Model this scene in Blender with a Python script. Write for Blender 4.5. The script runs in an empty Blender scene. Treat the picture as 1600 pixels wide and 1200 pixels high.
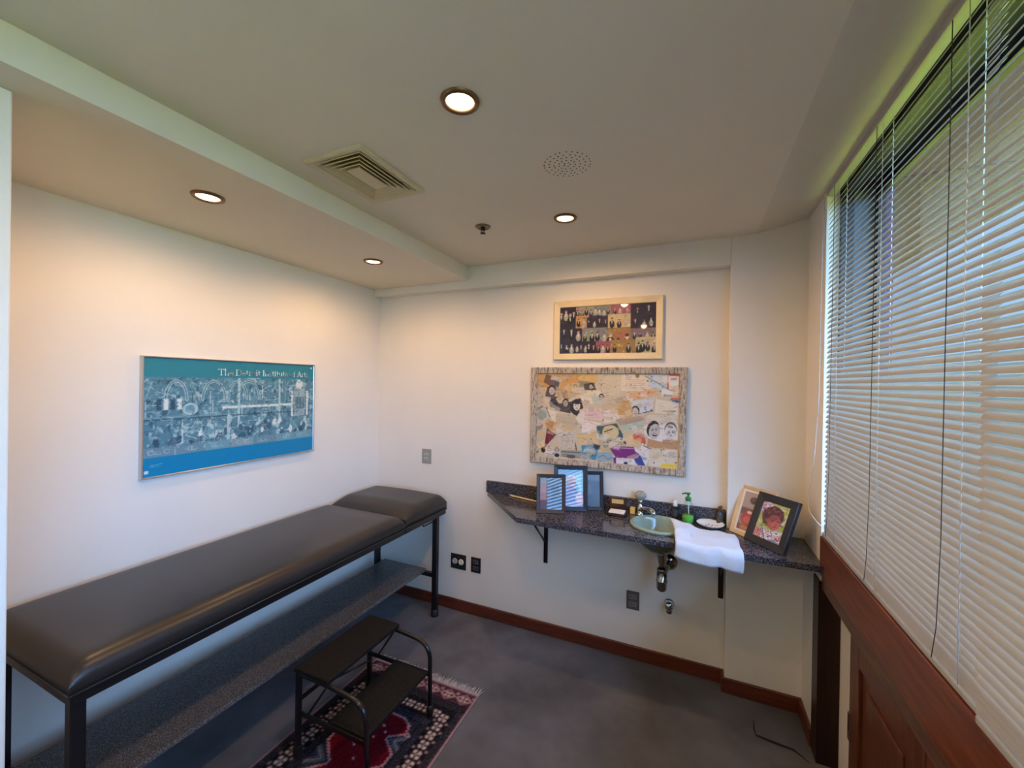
import bpy, bmesh, math, random
import numpy as np
from mathutils import Vector, Matrix
random.seed(7); rng = np.random.default_rng(5)
S = bpy.context.scene
COL = S.collection
PI = math.pi

# ------------------------------------------------------------------ camera
cd = bpy.data.cameras.new('camera'); cam = bpy.data.objects.new('camera', cd); COL.objects.link(cam)
RT = Vector((0.91461863, 0.40402483, 0.01538484)); UP = Vector((-0.01539491, -0.00322372, 0.99987629))
FW = Vector((-0.40402445, 0.91474234, -0.00327145))
m = Matrix((RT, UP, -FW)).transposed().to_4x4(); m.translation = Vector((2.2936, -2.5606, 1.65))
cam.matrix_world = m
cd.sensor_fit = 'HORIZONTAL'; cd.sensor_width = 36; cd.lens = 36 * 639.6 / 1600; cd.clip_start = 0.02; cd.clip_end = 300
S.camera = cam
# ------------------------------------------------------------------ world sky: blue, with a bright hazy side towards the rear of the building
w = bpy.data.worlds.new('sky'); S.world = w; w.use_nodes = True
nt = w.node_tree; nt.nodes.clear()
def N(t, **k):
    n = nt.nodes.new(t)
    for a, b in k.items(): setattr(n, a, b)
    return n
L = lambda a, b: nt.links.new(a, b)
tc = N('ShaderNodeTexCoord'); dot = N('ShaderNodeVectorMath', operation='DOT_PRODUCT')
nv = N('ShaderNodeVectorMath', operation='NORMALIZE'); L(tc.outputs['Generated'], nv.inputs[0]); L(nv.outputs[0], dot.inputs[0])
gd = Vector((0.62, -0.76, 0.2)).normalized(); dot.inputs[1].default_value = gd
mr = N('ShaderNodeMapRange', interpolation_type='SMOOTHSTEP'); mr.inputs[1].default_value = 0.25; mr.inputs[2].default_value = 0.85
L(dot.outputs['Value'], mr.inputs[0])
mx = N('ShaderNodeMix', data_type='RGBA'); L(mr.outputs[0], mx.inputs[0])
mx.inputs[6].default_value = (0.42, 0.62, 1.0, 1); mx.inputs[7].default_value = (8.3, 15.5, 30.5, 1)
bg = N('ShaderNodeBackground'); bg.inputs[1].default_value = 1.0; L(mx.outputs[2], bg.inputs[0])
L(bg.outputs[0], N('ShaderNodeOutputWorld').inputs[0])
# ------------------------------------------------------------------ sun on the lawn (comes over the roof, never enters the room)
sd = bpy.data.lights.new('sun', 'SUN'); sd.energy = 28; sd.angle = 0.01; sd.color = (1, .95, .85)
so = bpy.data.objects.new('sun', sd); COL.objects.link(so)
so.rotation_euler = Vector((0.45, 0.2, -1)).to_track_quat('-Z', 'Y').to_euler()
# daylight portal in the window plane (only guides sampling of the sky)
pd = bpy.data.lights.new('window_portal', 'AREA'); pd.shape = 'RECTANGLE'; pd.size = 1.6; pd.size_y = 3.8
po = bpy.data.objects.new('window_portal', pd); COL.objects.link(po); po.location = (3.03, -2.25, 1.75)
po.rotation_euler = Vector((-1, 0, 0)).to_track_quat('-Z', 'Y').to_euler(); pd.cycles.is_portal = True
pd.size, pd.size_y = (3.8, 1.6)
# ------------------------------------------------------------------ exposure
S.view_settings.view_transform = 'Standard'; S.view_settings.look = 'None'
S.view_settings.exposure = 0.0; S.view_settings.gamma = 1.0; S.view_settings.use_curve_mapping = False
LAMP_W = 31.0
SOFFIT_W = 20.0        # soffit downlights turned down so the nearby left wall is not overexposed
LAMP_C = (1.0, 0.59, 0.29)

# ------------------------------------------------------------------ materials
def lin(c):
    return tuple((x / 12.92 if x <= .04045 else ((x + .055) / 1.055) ** 2.4) for x in c)
def rgb(r, g, b): return lin((r / 255, g / 255, b / 255)) + (1,)
class Mt:
    def __init__(s, name, base=(.5, .5, .5, 1), rough=.5, metal=0, spec=.5, coat=0):
        s.m = bpy.data.materials.new(name); s.m.use_nodes = True; s.t = s.m.node_tree
        s.b = s.t.nodes['Principled BSDF']
        s.b.inputs['Base Color'].default_value = base; s.b.inputs['Roughness'].default_value = rough
        s.b.inputs['Metallic'].default_value = metal; s.b.inputs['Specular IOR Level'].default_value = spec
        s.b.inputs['Coat Weight'].default_value = coat; s.b.inputs['Coat Roughness'].default_value = .03
        s._co = None
    def n(s, t, **k):
        n = s.t.nodes.new(t)
        for a, b in k.items(): setattr(n, a, b)
        return n
    def l(s, a, b): s.t.links.new(a, b)
    def co(s, scale=(1, 1, 1)):
        g = s.n('ShaderNodeNewGeometry'); mp = s.n('ShaderNodeMapping'); s.l(g.outputs['Position'], mp.inputs[0])
        mp.inputs['Scale'].default_value = scale; return mp.outputs[0]
    def noise(s, scale, detail=3, rough=.5, sc=(1, 1, 1)):
        n = s.n('ShaderNodeTexNoise'); n.inputs['Scale'].default_value = scale; n.inputs['Detail'].default_value = detail
        n.inputs['Roughness'].default_value = rough; s.l(s.co(sc), n.inputs['Vector']); return n.outputs['Fac']
    def ramp(s, fac, *stops):
        r = s.n('ShaderNodeValToRGB'); e = r.color_ramp.elements
        while len(e) < len(stops): e.new(.5)
        for q, (p, c) in zip(e, stops): q.position = p; q.color = c
        s.l(fac, r.inputs[0]); return r.outputs[0]
    def base(s, sock): s.l(sock, s.b.inputs['Base Color'])
    def bump(s, fac, strength=.2, dist=.002):
        b = s.n('ShaderNodeBump'); b.inputs['Strength'].default_value = strength; b.inputs['Distance'].default_value = dist
        s.l(fac, b.inputs['Height']); s.l(b.outputs[0], s.b.inputs['Normal'])
    def mixc(s, a, b, fac):
        x = s.n('ShaderNodeMix', data_type='RGBA')
        for i, v in ((6, a), (7, b)):
            if isinstance(v, tuple): x.inputs[i].default_value = v
            else: s.l(v, x.inputs[i])
        if isinstance(fac, float): x.inputs[0].default_value = fac
        else: s.l(fac, x.inputs[0])
        return x.outputs[2]
M = {}
def simple(name, base, rough=.5, metal=0, spec=.5, coat=0, nscale=60, var=.12):
    q = Mt(name, base, rough, metal, spec, coat)
    d = tuple(x * (1 - var) for x in base[:3]) + (1,); u = tuple(min(1, x * (1 + var)) for x in base[:3]) + (1,)
    q.base(q.ramp(q.noise(nscale, 3), (.3, d), (.7, u))); M[name] = q.m; return q
q = simple('wall_paint', (.80, .76, .675, 1), .7, spec=.3, nscale=3, var=.02); q.bump(q.noise(220, 2), .08, .001)
q = simple('ceiling_paint', (.75, .71, .60, 1), .85, spec=.2, nscale=3, var=.02); q.bump(q.noise(260, 2), .08, .001)
q = Mt('carpet', rough=.95, spec=.1); M['carpet'] = q.m
a = q.ramp(q.noise(2.2, 4, .6), (.35, rgb(94, 93, 95)), (.65, rgb(122, 121, 126)))
b = q.ramp(q.noise(420, 2), (.3, (.25, .25, .25, 1)), (.7, (1, 1, 1, 1)))
mm = q.n('ShaderNodeMix', data_type='RGBA', blend_type='MULTIPLY'); mm.inputs[0].default_value = .5; q.l(a, mm.inputs[6]); q.l(b, mm.inputs[7])
st = q.ramp(q.noise(1.4, 2, .5), (.60, (1, 1, 1, 1)), (.72, (1.25, 1.25, 1.25, 1)))
m2 = q.n('ShaderNodeMix', data_type='RGBA', blend_type='MULTIPLY'); m2.inputs[0].default_value = 1; q.l(mm.outputs[2], m2.inputs[6]); q.l(st, m2.inputs[7])
q.base(m2.outputs[2]); q.bump(q.noise(500, 2), .5, .004)
def wood(name, c1, c2, sc, rough=.35):
    q = Mt(name, rough=rough, spec=.4); M[name] = q.m
    q.base(q.ramp(q.noise(9, 5, .6, sc), (.3, c1), (.7, c2))); q.bump(q.noise(30, 3, .5, sc), .1, .001)
wood('mahogany', rgb(82, 39, 23), rgb(130, 70, 41), (8, .6, 8), .3)
wood('mahogany_upright', rgb(66, 32, 20), rgb(106, 58, 38), (8, 8, .6), .35)
wood('baseboard_wood', rgb(78, 36, 25), rgb(108, 54, 38), (.6, .6, 9), .4)
wood('dark_wood', rgb(30, 16, 13), rgb(52, 28, 22), (8, 8, .6), .4)
wood('brown_box', rgb(62, 36, 22), rgb(96, 58, 34), (2, 8, 8), .4)
q = Mt('vinyl', rough=.34, spec=.5); M['vinyl'] = q.m
q.base(q.ramp(q.noise(3, 3), (.3, (.020, .017, .015, 1)), (.7, (.028, .024, .021, 1)))); q.bump(q.noise(600, 2), .12, .0006)
q = Mt('vinyl_side', rough=.3, spec=.5); M['black_metal'] = simple('black_metal', (.008, .008, .009, 1), .28, spec=.5).m
simple('black_rubber', (.010, .009, .008, 1), .6)
q = Mt('granite', rough=.12, spec=.5); M['granite'] = q.m
a = q.ramp(q.noise(170, 4, .75), (.34, rgb(20, 20, 25)), (.47, rgb(50, 50, 57)), (.58, rgb(92, 92, 100)), (.68, rgb(165, 165, 172)))
q.base(a); q.bump(q.noise(300, 1), .02, .0004)
q = Mt('granite_shelf', rough=.16, spec=.5); M['granite_shelf'] = q.m
q.base(q.ramp(q.noise(300, 3, .7), (.34, rgb(48, 48, 52)), (.5, rgb(84, 83, 84)), (.6, rgb(122, 118, 114)), (.7, rgb(180, 176, 170))))
q = simple('tread', (.009, .0085, .0075, 1), .75, spec=.2, nscale=90, var=.5); q.bump(q.noise(300, 2), .4, .002)
simple('chrome', (.62, .62, .64, 1), .09, 1, var=.03)
simple('dull_chrome', (.30, .29, .28, 1), .16, 1, var=.05)
simple('aluminium', (.58, .58, .58, 1), .3, 1, var=.03)
simple('ceramic_green', rgb(146, 163, 146), .12, coat=.6, nscale=40, var=.06)
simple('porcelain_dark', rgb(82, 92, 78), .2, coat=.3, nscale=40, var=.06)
simple('knob_stone', rgb(150, 150, 138), .25, coat=.4, nscale=120, var=.25)
simple('slat_white', rgb(170, 170, 166), .42, nscale=4, var=.02)
simple('rail_grey', rgb(180, 176, 170), .5, var=.03)
simple('cord_white', rgb(225, 225, 220), .7)
simple('cord_shaded', rgb(70, 68, 66), .8)  # shading against the bright window put into the cord colour
simple('frame_dark', (.010, .011, .013, 1), .4)
simple('frame_track', rgb(72, 84, 100), .5)
simple('plastic_grey', rgb(150, 150, 142), .45, var=.04)
simple('plastic_grey_light', rgb(172, 172, 164), .4, var=.04)
simple('plastic_brown', rgb(96, 92, 86), .45, var=.05)
simple('plastic_brown_light', rgb(128, 124, 118), .45, var=.05)
simple('plastic_black', (.016, .016, .018, 1), .35)
simple('plastic_slate', rgb(70, 72, 78), .4, var=.2)
simple('plastic_cream', rgb(222, 214, 190), .45)
simple('plastic_white', rgb(235, 235, 230), .4, var=.03)
simple('plastic_green', rgb(20, 120, 45), .35, coat=.3)
simple('cream_frame', rgb(222, 204, 164), .5, nscale=14, var=.05)
simple('pale_wood_frame', rgb(222, 188, 142), .45, nscale=25, var=.1)
simple('black_frame', rgb(34, 35, 40), .45, var=.12)
simple('brown_frame', rgb(58, 52, 50), .45, var=.12)
simple('navy_frame', rgb(36, 42, 54), .4, var=.1)
simple('white_mat', rgb(232, 226, 218), .7, var=.02)
simple('letter_white', rgb(232, 238, 238), .5, var=.02)
simple('backing', rgb(90, 80, 66), .8)
simple('gold', rgb(226, 188, 122), .4, .2)
simple('yellow', rgb(226, 178, 88), .5)
simple('paper_white', rgb(238, 238, 236), .7, var=.02)
simple('pencil_wood', rgb(226, 200, 158), .5, var=.08)
simple('fringe_white', rgb(190, 180, 172), .9, nscale=200, var=.2)
simple('vent_paint', rgb(206, 196, 164), .5, var=.03)
simple('vent_dark', rgb(40, 34, 26), .8)
simple('hole_dark', rgb(36, 30, 26), .9)
simple('bronze', rgb(120, 92, 66), .35, .7)
simple('sprinkler_metal', rgb(126, 112, 88), .35, .7)
simple('sprinkler_dark', rgb(46, 36, 26), .5, .4)
simple('dark_jar', rgb(72, 70, 66), .3, var=.3)
simple('lawn', rgb(146, 150, 16), .9, nscale=2, var=.25)
simple('outside_render', rgb(104, 76, 118), .9, nscale=6, var=.06)
q = simple('outside_stone', rgb(94, 70, 104), .9, nscale=40, var=.25); q.bump(q.noise(60, 4), .6, .01)
q = simple('towel', rgb(222, 228, 238), .95, nscale=300, var=.05); q.bump(q.noise(380, 3), .8, .004); q.b.inputs['Sheen Weight'].default_value = .3
q = Mt('bark_frame', rough=.7); M['bark_frame'] = q.m
def bark(q):
    f1 = q.noise(22, 3, .6, (6, 1, 1)); f2 = q.noise(60, 3, .6, (1, 1, 1))
    x = q.ramp(f1, (.38, rgb(122, 108, 92)), (.5, rgb(196, 184, 166))); y = q.ramp(f2, (.35, (.7, .7, .7, 1)), (.6, (1, 1, 1, 1)))
    k = q.n('ShaderNodeMix', data_type='RGBA', blend_type='MULTIPLY'); k.inputs[0].default_value = 1; q.l(x, k.inputs[6]); q.l(y, k.inputs[7])
    q.base(k.outputs[2]); q.bump(f1, .5, .003)
bark(q)
def emit(name, col, st):
    q = Mt(name); M[name] = q.m; q.b.inputs['Emission Color'].default_value = col; q.b.inputs['Emission Strength'].default_value = st
    return q
emit('lamp_glow', (1, .80, .52, 1), 9.0)
def picmat(name, rough, spec, coat):
    q = Mt(name, rough=rough, spec=spec, coat=coat); M[name] = q.m
    at = q.n('ShaderNodeAttribute'); at.attribute_name = 'Col'; q.base(at.outputs['Color'])
picmat('print_glass', .5, .2, 1.0); picmat('print_matt', .6, .3, .25); picmat('rug_pile', .95, .05, 0)
def glass(name, tint, gl=1.0):
    m_ = bpy.data.materials.new(name); m_.use_nodes = True; t = m_.node_tree; t.nodes.clear()
    o = t.nodes.new('ShaderNodeOutputMaterial'); mi = t.nodes.new('ShaderNodeMixShader'); tr = t.nodes.new('ShaderNodeBsdfTransparent')
    g = t.nodes.new('ShaderNodeBsdfGlossy'); g.inputs['Roughness'].default_value = .02; tr.inputs[0].default_value = tint
    f = t.nodes.new('ShaderNodeLayerWeight'); p5 = t.nodes.new('ShaderNodeMath'); p5.operation = 'POWER'; p5.inputs[1].default_value = 5
    ma = t.nodes.new('ShaderNodeMath'); ma.operation = 'MULTIPLY_ADD'; ma.inputs[1].default_value = .9; ma.inputs[2].default_value = .03
    t.links.new(f.outputs['Facing'], p5.inputs[0]); t.links.new(p5.outputs[0], ma.inputs[0]); t.links.new(ma.outputs[0], mi.inputs[0]); t.links.new(tr.outputs[0], mi.inputs[1]); t.links.new(g.outputs[0], mi.inputs[2]); t.links.new(mi.outputs[0], o.inputs[0])
    M[name] = m_
glass('pane_glass', (.93, .96, .95, 1)); glass('bottle_clear', (.90, .93, .90, 1))
simple('soap_green', rgb(96, 190, 70), .3, coat=.3, var=.05)

# ------------------------------------------------------------------ mesh helpers (all shapes collected in bmeshes, in world metres)
def bx(bm, a, b, bev=0, seg=2):
    r = bmesh.ops.create_cube(bm, size=1); vs = r['verts']
    for v in vs: v.co = Vector([(a[i] + b[i]) / 2 + v.co[i] * (b[i] - a[i]) for i in range(3)])
    if bev:
        es = list({e for v in vs for e in v.link_edges})
        bmesh.ops.bevel(bm, geom=es, offset=bev, segments=seg, profile=.5, affect='EDGES')
    return bm
def BX(a, b, bev=0, seg=2): return bx(bmesh.new(), a, b, bev, seg)
def obox(bm, c, ux, uy, uz, bev=0):   # oriented box: centre and half-axes
    r = bmesh.ops.create_cube(bm, size=2); c = Vector(c); ux, uy, uz = Vector(ux), Vector(uy), Vector(uz)
    for v in r['verts']: v.co = c + ux * v.co.x + uy * v.co.y + uz * v.co.z
    if bev: bmesh.ops.bevel(bm, geom=list({e for v in r['verts'] for e in v.link_edges}), offset=bev, segments=2, affect='EDGES')
    return bm
def tube(bm, path, r, n=10, closed=False, caps=True):
    P = [Vector(p) for p in path]; rs = r if isinstance(r, (list, tuple)) else [r] * len(P)
    T = []
    for i in range(len(P)):
        a = P[i - 1] if i else (P[-1] if closed else P[0]); b = P[(i + 1) % len(P)] if (i < len(P) - 1 or closed) else P[i]
        T.append((b - a).normalized())
    up = Vector((0, 0, 1)) if abs(T[0].z) < .9 else Vector((1, 0, 0)); nrm = T[0].cross(up).normalized(); rings = []
    for i in range(len(P)):
        nrm = (nrm - T[i] * nrm.dot(T[i])).normalized(); bn = T[i].cross(nrm)
        rings.append([bm.verts.new(P[i] + (nrm * math.cos(2 * PI * k / n) + bn * math.sin(2 * PI * k / n)) * rs[i]) for k in range(n)])
    for i in range(len(P) - (0 if closed else 1)):
        A, B = rings[i], rings[(i + 1) % len(P)]
        for k in range(n):
            f = bm.faces.new((A[k], A[(k + 1) % n], B[(k + 1) % n], B[k])); f.smooth = True
    if caps and not closed: bm.faces.new(rings[0][::-1]); bm.faces.new(rings[-1])
    return bm
def TB(path, r, n=10, closed=False): return tube(bmesh.new(), path, r, n, closed)
def bend(pts, rad, n=6):     # round the inner corners of a polyline
    P = [Vector(p) for p in pts]; out = [P[0]]
    for i in range(1, len(P) - 1):
        a = (P[i - 1] - P[i]); b = (P[i + 1] - P[i]); d = min(rad, a.length * .49, b.length * .49)
        A = P[i] + a.normalized() * d; B = P[i] + b.normalized() * d
        for k in range(n + 1):
            t = k / n; out.append(A * (1 - t) ** 2 + P[i] * 2 * t * (1 - t) + B * t * t)
    out.append(P[-1]); return out
def lathe(bm, prof, c, n=32, axis='Z', sx=1, sy=1, caps=True):   # prof: (radius, height along axis)
    c = Vector(c); rings = []
    def pt(r, h, k):
        a = 2 * PI * k / n; x, y = r * math.cos(a) * sx, r * math.sin(a) * sy
        return c + (Vector((x, y, h)) if axis == 'Z' else Vector((x, -h, y)) if axis == '-Y' else Vector((h, x, y)))
    for r, h in prof: rings.append([bm.verts.new(pt(max(r, 1e-5), h, k)) for k in range(n)])
    for A, B in zip(rings, rings[1:]):
        for k in range(n):
            f = bm.faces.new((A[k], A[(k + 1) % n], B[(k + 1) % n], B[k])); f.smooth = True
    if caps:
        bm.faces.new(rings[0][::-1]); bm.faces.new(rings[-1])
    bmesh.ops.recalc_face_normals(bm, faces=bm.faces); return bm
def LT(*a, **k): return lathe(bmesh.new(), *a, **k)
def prism(bm, poly, z0, z1, hole=None):
    es = []; loops = []
    for lp in [poly] + ([hole] if hole else []):
        vs = [bm.verts.new((p[0], p[1], z1)) for p in lp]; loops.append(vs)
        es += [bm.edges.new((vs[i], vs[(i + 1) % len(vs)])) for i in range(len(vs))]
    r = bmesh.ops.triangle_fill(bm, edges=es, use_beauty=True)
    fs = [g for g in r['geom'] if isinstance(g, bmesh.types.BMFace)]
    e = bmesh.ops.extrude_face_region(bm, geom=fs)
    for g in e['geom']:
        if isinstance(g, bmesh.types.BMVert): g.co.z = z0
    bmesh.ops.recalc_face_normals(bm, faces=bm.faces); return bm
def ring(bm, o, ux, uz, ny, w_, h_, fw, d, inner_drop=0.0):   # picture-frame moulding, front face at o + ny*d
    o, ux, uz, ny = Vector(o), Vector(ux), Vector(uz), Vector(ny)
    def rect(x, k): return [bm.verts.new(o + ux * a + uz * b + ny * k) for a, b in ((x, x), (w_ - x, x), (w_ - x, h_ - x), (x, h_ - x))]
    Ls = [rect(0, 0), rect(0, d * .85), rect(d * .15, d), rect(fw - .003, d - inner_drop), rect(fw, d - inner_drop - .003), rect(fw, 0)]
    for A, B in zip(Ls, Ls[1:] + Ls[:1]):
        for k in range(4): bm.faces.new((A[k], A[(k + 1) % 4], B[(k + 1) % 4], B[k]))
    bmesh.ops.recalc_face_normals(bm, faces=bm.faces); return bm
# ------------------------------------------------------------------ object helpers
def root_loc(p):
    while p.parent: p = p.parent
    return Vector(p.location)
def obj(name, bm, mat, parent=None, label=None, local=False, smooth=False):
    if isinstance(bm, bmesh.types.BMesh):
        if parent and not local:
            bmesh.ops.translate(bm, verts=bm.verts, vec=-root_loc(parent))
        if smooth:
            for f in bm.faces: f.smooth = True
        me = bpy.data.meshes.new(name); bm.to_mesh(me); bm.free()
    else: me = bm
    me.materials.append(M[mat]); o = bpy.data.objects.new(name, me); COL.objects.link(o)
    if parent: o.parent = parent
    if label: o['label'] = label
    return o
def tag(o, label, cat, group=None):
    o['label'] = label; o['category'] = cat
    if group: o['group'] = group
    return o
def thing(name, label, cat, loc, rot=(0, 0, 0), group=None):
    o = bpy.data.objects.new(name, None); o.empty_display_size = .05; COL.objects.link(o); o.location = loc; o.rotation_euler = rot
    return tag(o, label, cat, group)
def struct(name, bm, mat, parent=None):
    o = obj(name, bm, mat, parent)
    if not parent: o['kind'] = 'structure'
    return o
def dup(root, loc, label=None, rot=None):
    r = root.copy(); COL.objects.link(r); r.location = loc
    if rot is not None: r.rotation_euler = rot
    if label: r['label'] = label
    def rec(a, b):
        for ch in list(a.children):
            c = ch.copy()
            if c.type == 'LIGHT': pass
            COL.objects.link(c); c.parent = b; rec(ch, c)
    rec(root, r); return r
# ------------------------------------------------------------------ canvas: pictures as fine coloured grids
class Canvas:
    def __init__(s, W, H, bg, res):      # size in metres, res in cells per metre
        s.W, s.H = W, H; s.k = res * 2; s.w, s.h = max(2, int(W * s.k) // 2 * 2), max(2, int(H * s.k) // 2 * 2)
        s.a = np.empty((s.h, s.w, 3)); s.a[:] = np.array(bg) / 255
        s.X, s.Y = np.meshgrid((np.arange(s.w) + .5) / s.w * W, (np.arange(s.h) + .5) / s.h * H)   # y runs downward
    def put(s, mask, c, al=1.0): s.a[mask] = s.a[mask] * (1 - al) + np.array(c) / 255 * al
    def rect(s, x0, y0, x1, y1, c, al=1.0): s.put((s.X >= x0) & (s.X < x1) & (s.Y >= y0) & (s.Y < y1), c, al)
    def win(s, x0, x1, y0, y1):
        i0, i1 = max(0, int(x0 / s.W * s.w) - 1), min(s.w, int(x1 / s.W * s.w) + 2); j0, j1 = max(0, int(y0 / s.H * s.h) - 1), min(s.h, int(y1 / s.H * s.h) + 2)
        return (slice(j0, max(j0, j1)), slice(i0, max(i0, i1)))
    def putw(s, wn, mask, c, al):
        v = s.a[wn]; v[mask] = v[mask] * (1 - al) + np.array(c) / 255 * al
    def ell(s, cx, cy, rx, ry, c, ang=0, al=1.0):
        m_ = max(rx, ry); wn = s.win(cx - m_, cx + m_, cy - m_, cy + m_)
        dx, dy = s.X[wn] - cx, s.Y[wn] - cy; u = dx * math.cos(ang) + dy * math.sin(ang); v = -dx * math.sin(ang) + dy * math.cos(ang)
        s.putw(wn, (u / rx) ** 2 + (v / ry) ** 2 < 1, c, al)
    def poly(s, P, c, al=1.0):
        ins = np.zeros(s.X.shape, bool); n = len(P)
        for i in range(n):
            (x0, y0), (x1, y1) = P[i], P[(i + 1) % n]
            if y0 == y1: continue
            ins ^= ((y0 > s.Y) != (y1 > s.Y)) & (s.X < (x1 - x0) * (s.Y - y0) / (y1 - y0) + x0)
        s.put(ins, c, al)
    def line(s, p, q, wd, c, al=1.0):
        (x0, y0), (x1, y1) = p, q; d2 = (x1 - x0) ** 2 + (y1 - y0) ** 2 + 1e-12
        wn = s.win(min(x0, x1) - wd, max(x0, x1) + wd, min(y0, y1) - wd, max(y0, y1) + wd); X, Y = s.X[wn], s.Y[wn]
        t = np.clip(((X - x0) * (x1 - x0) + (Y - y0) * (y1 - y0)) / d2, 0, 1)
        s.putw(wn, (X - x0 - t * (x1 - x0)) ** 2 + (Y - y0 - t * (y1 - y0)) ** 2 < (wd / 2) ** 2, c, al)
    def pline(s, P, wd, c, al=1.0):
        for a, b in zip(P, P[1:]): s.line(a, b, wd, c, al)
    def grain(s, amt, seed=1):
        r = np.random.default_rng(seed); s.a = np.clip(s.a + r.normal(0, amt, s.a.shape[:2])[..., None], 0, 1)
    def blur(s, n):
        for ax in (0, 1):
            for _ in range(2):
                p = np.pad(s.a, [(n, n) if k == ax else (0, 0) for k in range(3)], mode='edge'); L_ = s.a.shape[ax]
                s.a = sum((p[k:k + L_] if ax == 0 else p[:, k:k + L_]) for k in range(2 * n + 1)) / (2 * n + 1)
    def mesh(s, name, o, ux, uz):        # canvas upright: ux to the right, uz upward; o = lower left corner
        a = s.a.reshape(s.h // 2, 2, s.w // 2, 2, 3).mean((1, 3)); h, w_ = a.shape[:2]
        a = np.where(a <= .04045, a / 12.92, ((a + .055) / 1.055) ** 2.4)
        o, ux, uz = map(np.array, (o, ux, uz))
        gx = np.linspace(0, s.W, w_); gy = np.linspace(s.H, 0, h)
        V = o + gx[None, :, None] * ux + gy[:, None, None] * uz
        idx = np.arange(h * w_).reshape(h, w_)
        F = np.stack([idx[1:, :-1], idx[1:, 1:], idx[:-1, 1:], idx[:-1, :-1]], -1).reshape(-1, 4)
        me = bpy.data.meshes.new(name); me.vertices.add(h * w_); me.vertices.foreach_set('co', V.reshape(-1).astype(np.float32))
        me.loops.add(F.size); me.loops.foreach_set('vertex_index', F.reshape(-1).astype(np.int32))
        me.polygons.add(len(F)); me.polygons.foreach_set('loop_start', (np.arange(len(F)) * 4).astype(np.int32))
        try: me.polygons.foreach_set('loop_total', np.full(len(F), 4, np.int32))
        except Exception: pass
        me.update(calc_edges=True)
        at = me.attributes.new('Col', 'FLOAT_COLOR', 'POINT')
        at.data.foreach_set('color', np.concatenate([a, np.ones((h, w_, 1))], -1).reshape(-1).astype(np.float32))
        return me
def pic(name, cv, o, ux, uz, mat, parent, local=False):
    if parent and not local: o = Vector(o) - root_loc(parent)
    return obj(name, cv.mesh(name, o, ux, uz), mat, parent)

# =================================================================== SETTING
ZC, ZS, XS, D, XC, XR = 2.454, 2.36, .851, .0685, 2.473, 2.82      # ceiling, soffit, soffit edge, beam depth, column edge, right wall
YR = -4.2
struct('floor', BX((-.1, YR - .1, -.12), (3.05, .2, 0)), 'carpet')
bm = bmesh.new()                                                    # carpet tear by the right corner
tube(bm, [(2.593, -.225, .001), (2.588, -.28, .003), (2.592, -.322, .004), (2.65, -.333, .005), (2.738, -.340, .004), (2.79, -.385, .001)], [.002, .003, .004, .005, .004, .001], 6)
tr = obj('carpet_slit', bm, 'hole_dark', bpy.data.objects['floor'])
struct('wall_left', BX((-.12, YR - .1, 0), (0, .2, 2.62)), 'wall_paint')
bm = BX((-.12, 0, 0), (3.0, .2, 2.62)); bx(bm, (0, -D, 2.305), (XC, .001, 2.6), .004, 2); bx(bm, (XC, -D, 0), (XR + .1, .001, 2.6), .004, 2)
struct('wall_back', bm, 'wall_paint')
bm = BX((XR, -.36, 0), (2.99, .1, 2.6)); bx(bm, (XR, YR, 2.52), (3.03, -.36, 2.75)); bx(bm, (2.96, YR, 0), (3.03, -.36, .985)); bx(bm, (XR, YR, 0), (3.03, -4.0, 2.75))
struct('wall_right', bm, 'wall_paint')
struct('wall_rear', BX((-.1, YR - .1, 0), (3.05, YR, 2.62)), 'wall_paint')
struct('wall_pier', BX((0, YR, 0), (.725, -2.13, ZS), .004, 2), 'wall_paint')
VX0, VX1, VY0, VY1 = .995, 1.225, -1.478, -1.155                   # vent opening
bm = bmesh.new()
def quad(bm, *p): return bm.faces.new([bm.verts.new(x) for x in p])
xs = [XS, VX0, VX1, 2.588]; ys = [YR, VY0, VY1, 0]
for i in range(3):
    for j in range(3):
        if (i, j) != (1, 1): quad(bm, (xs[i], ys[j], ZC), (xs[i], ys[j + 1], ZC), (xs[i + 1], ys[j + 1], ZC), (xs[i + 1], ys[j], ZC))
quad(bm, (2.588, YR, ZC), (2.588, 0, ZC), (2.84, 0, 2.511), (2.84, YR, 2.511))
quad(bm, (XS, YR, ZS), (XS, 0, ZS), (XS, 0, ZC), (XS, YR, ZC)); quad(bm, (-.02, YR, ZS), (-.02, 0, ZS), (XS, 0, ZS), (XS, YR, ZS))
bmesh.ops.remove_doubles(bm, verts=bm.verts, dist=1e-4)
struct('ceiling', bm, 'ceiling_paint')
struct('roof_sun_block', BX((-.3, YR - .4, 2.80), (3.1, .4, 2.95)), 'outside_render')  # unseen slab added above the ceiling to block the sun
def base(name, *boxes):
    bm = bmesh.new()
    for a, b in boxes: bx(bm, a, b, .003, 1)
    struct(name, bm, 'baseboard_wood')
base('baseboard_back', ((0.0, -.015, 0), (XC, 0, .079)), ((XC - .015, -D - .015, 0), (XR, -D, .079)), ((XC - .015, -D, 0), (XC, -.015, .079)))
base('baseboard_right', ((XR - .015, -.285, 0), (XR, -D - .015, .079)))
base('baseboard_left', ((0, -2.13, 0), (.015, -.015, .079)))
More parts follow.
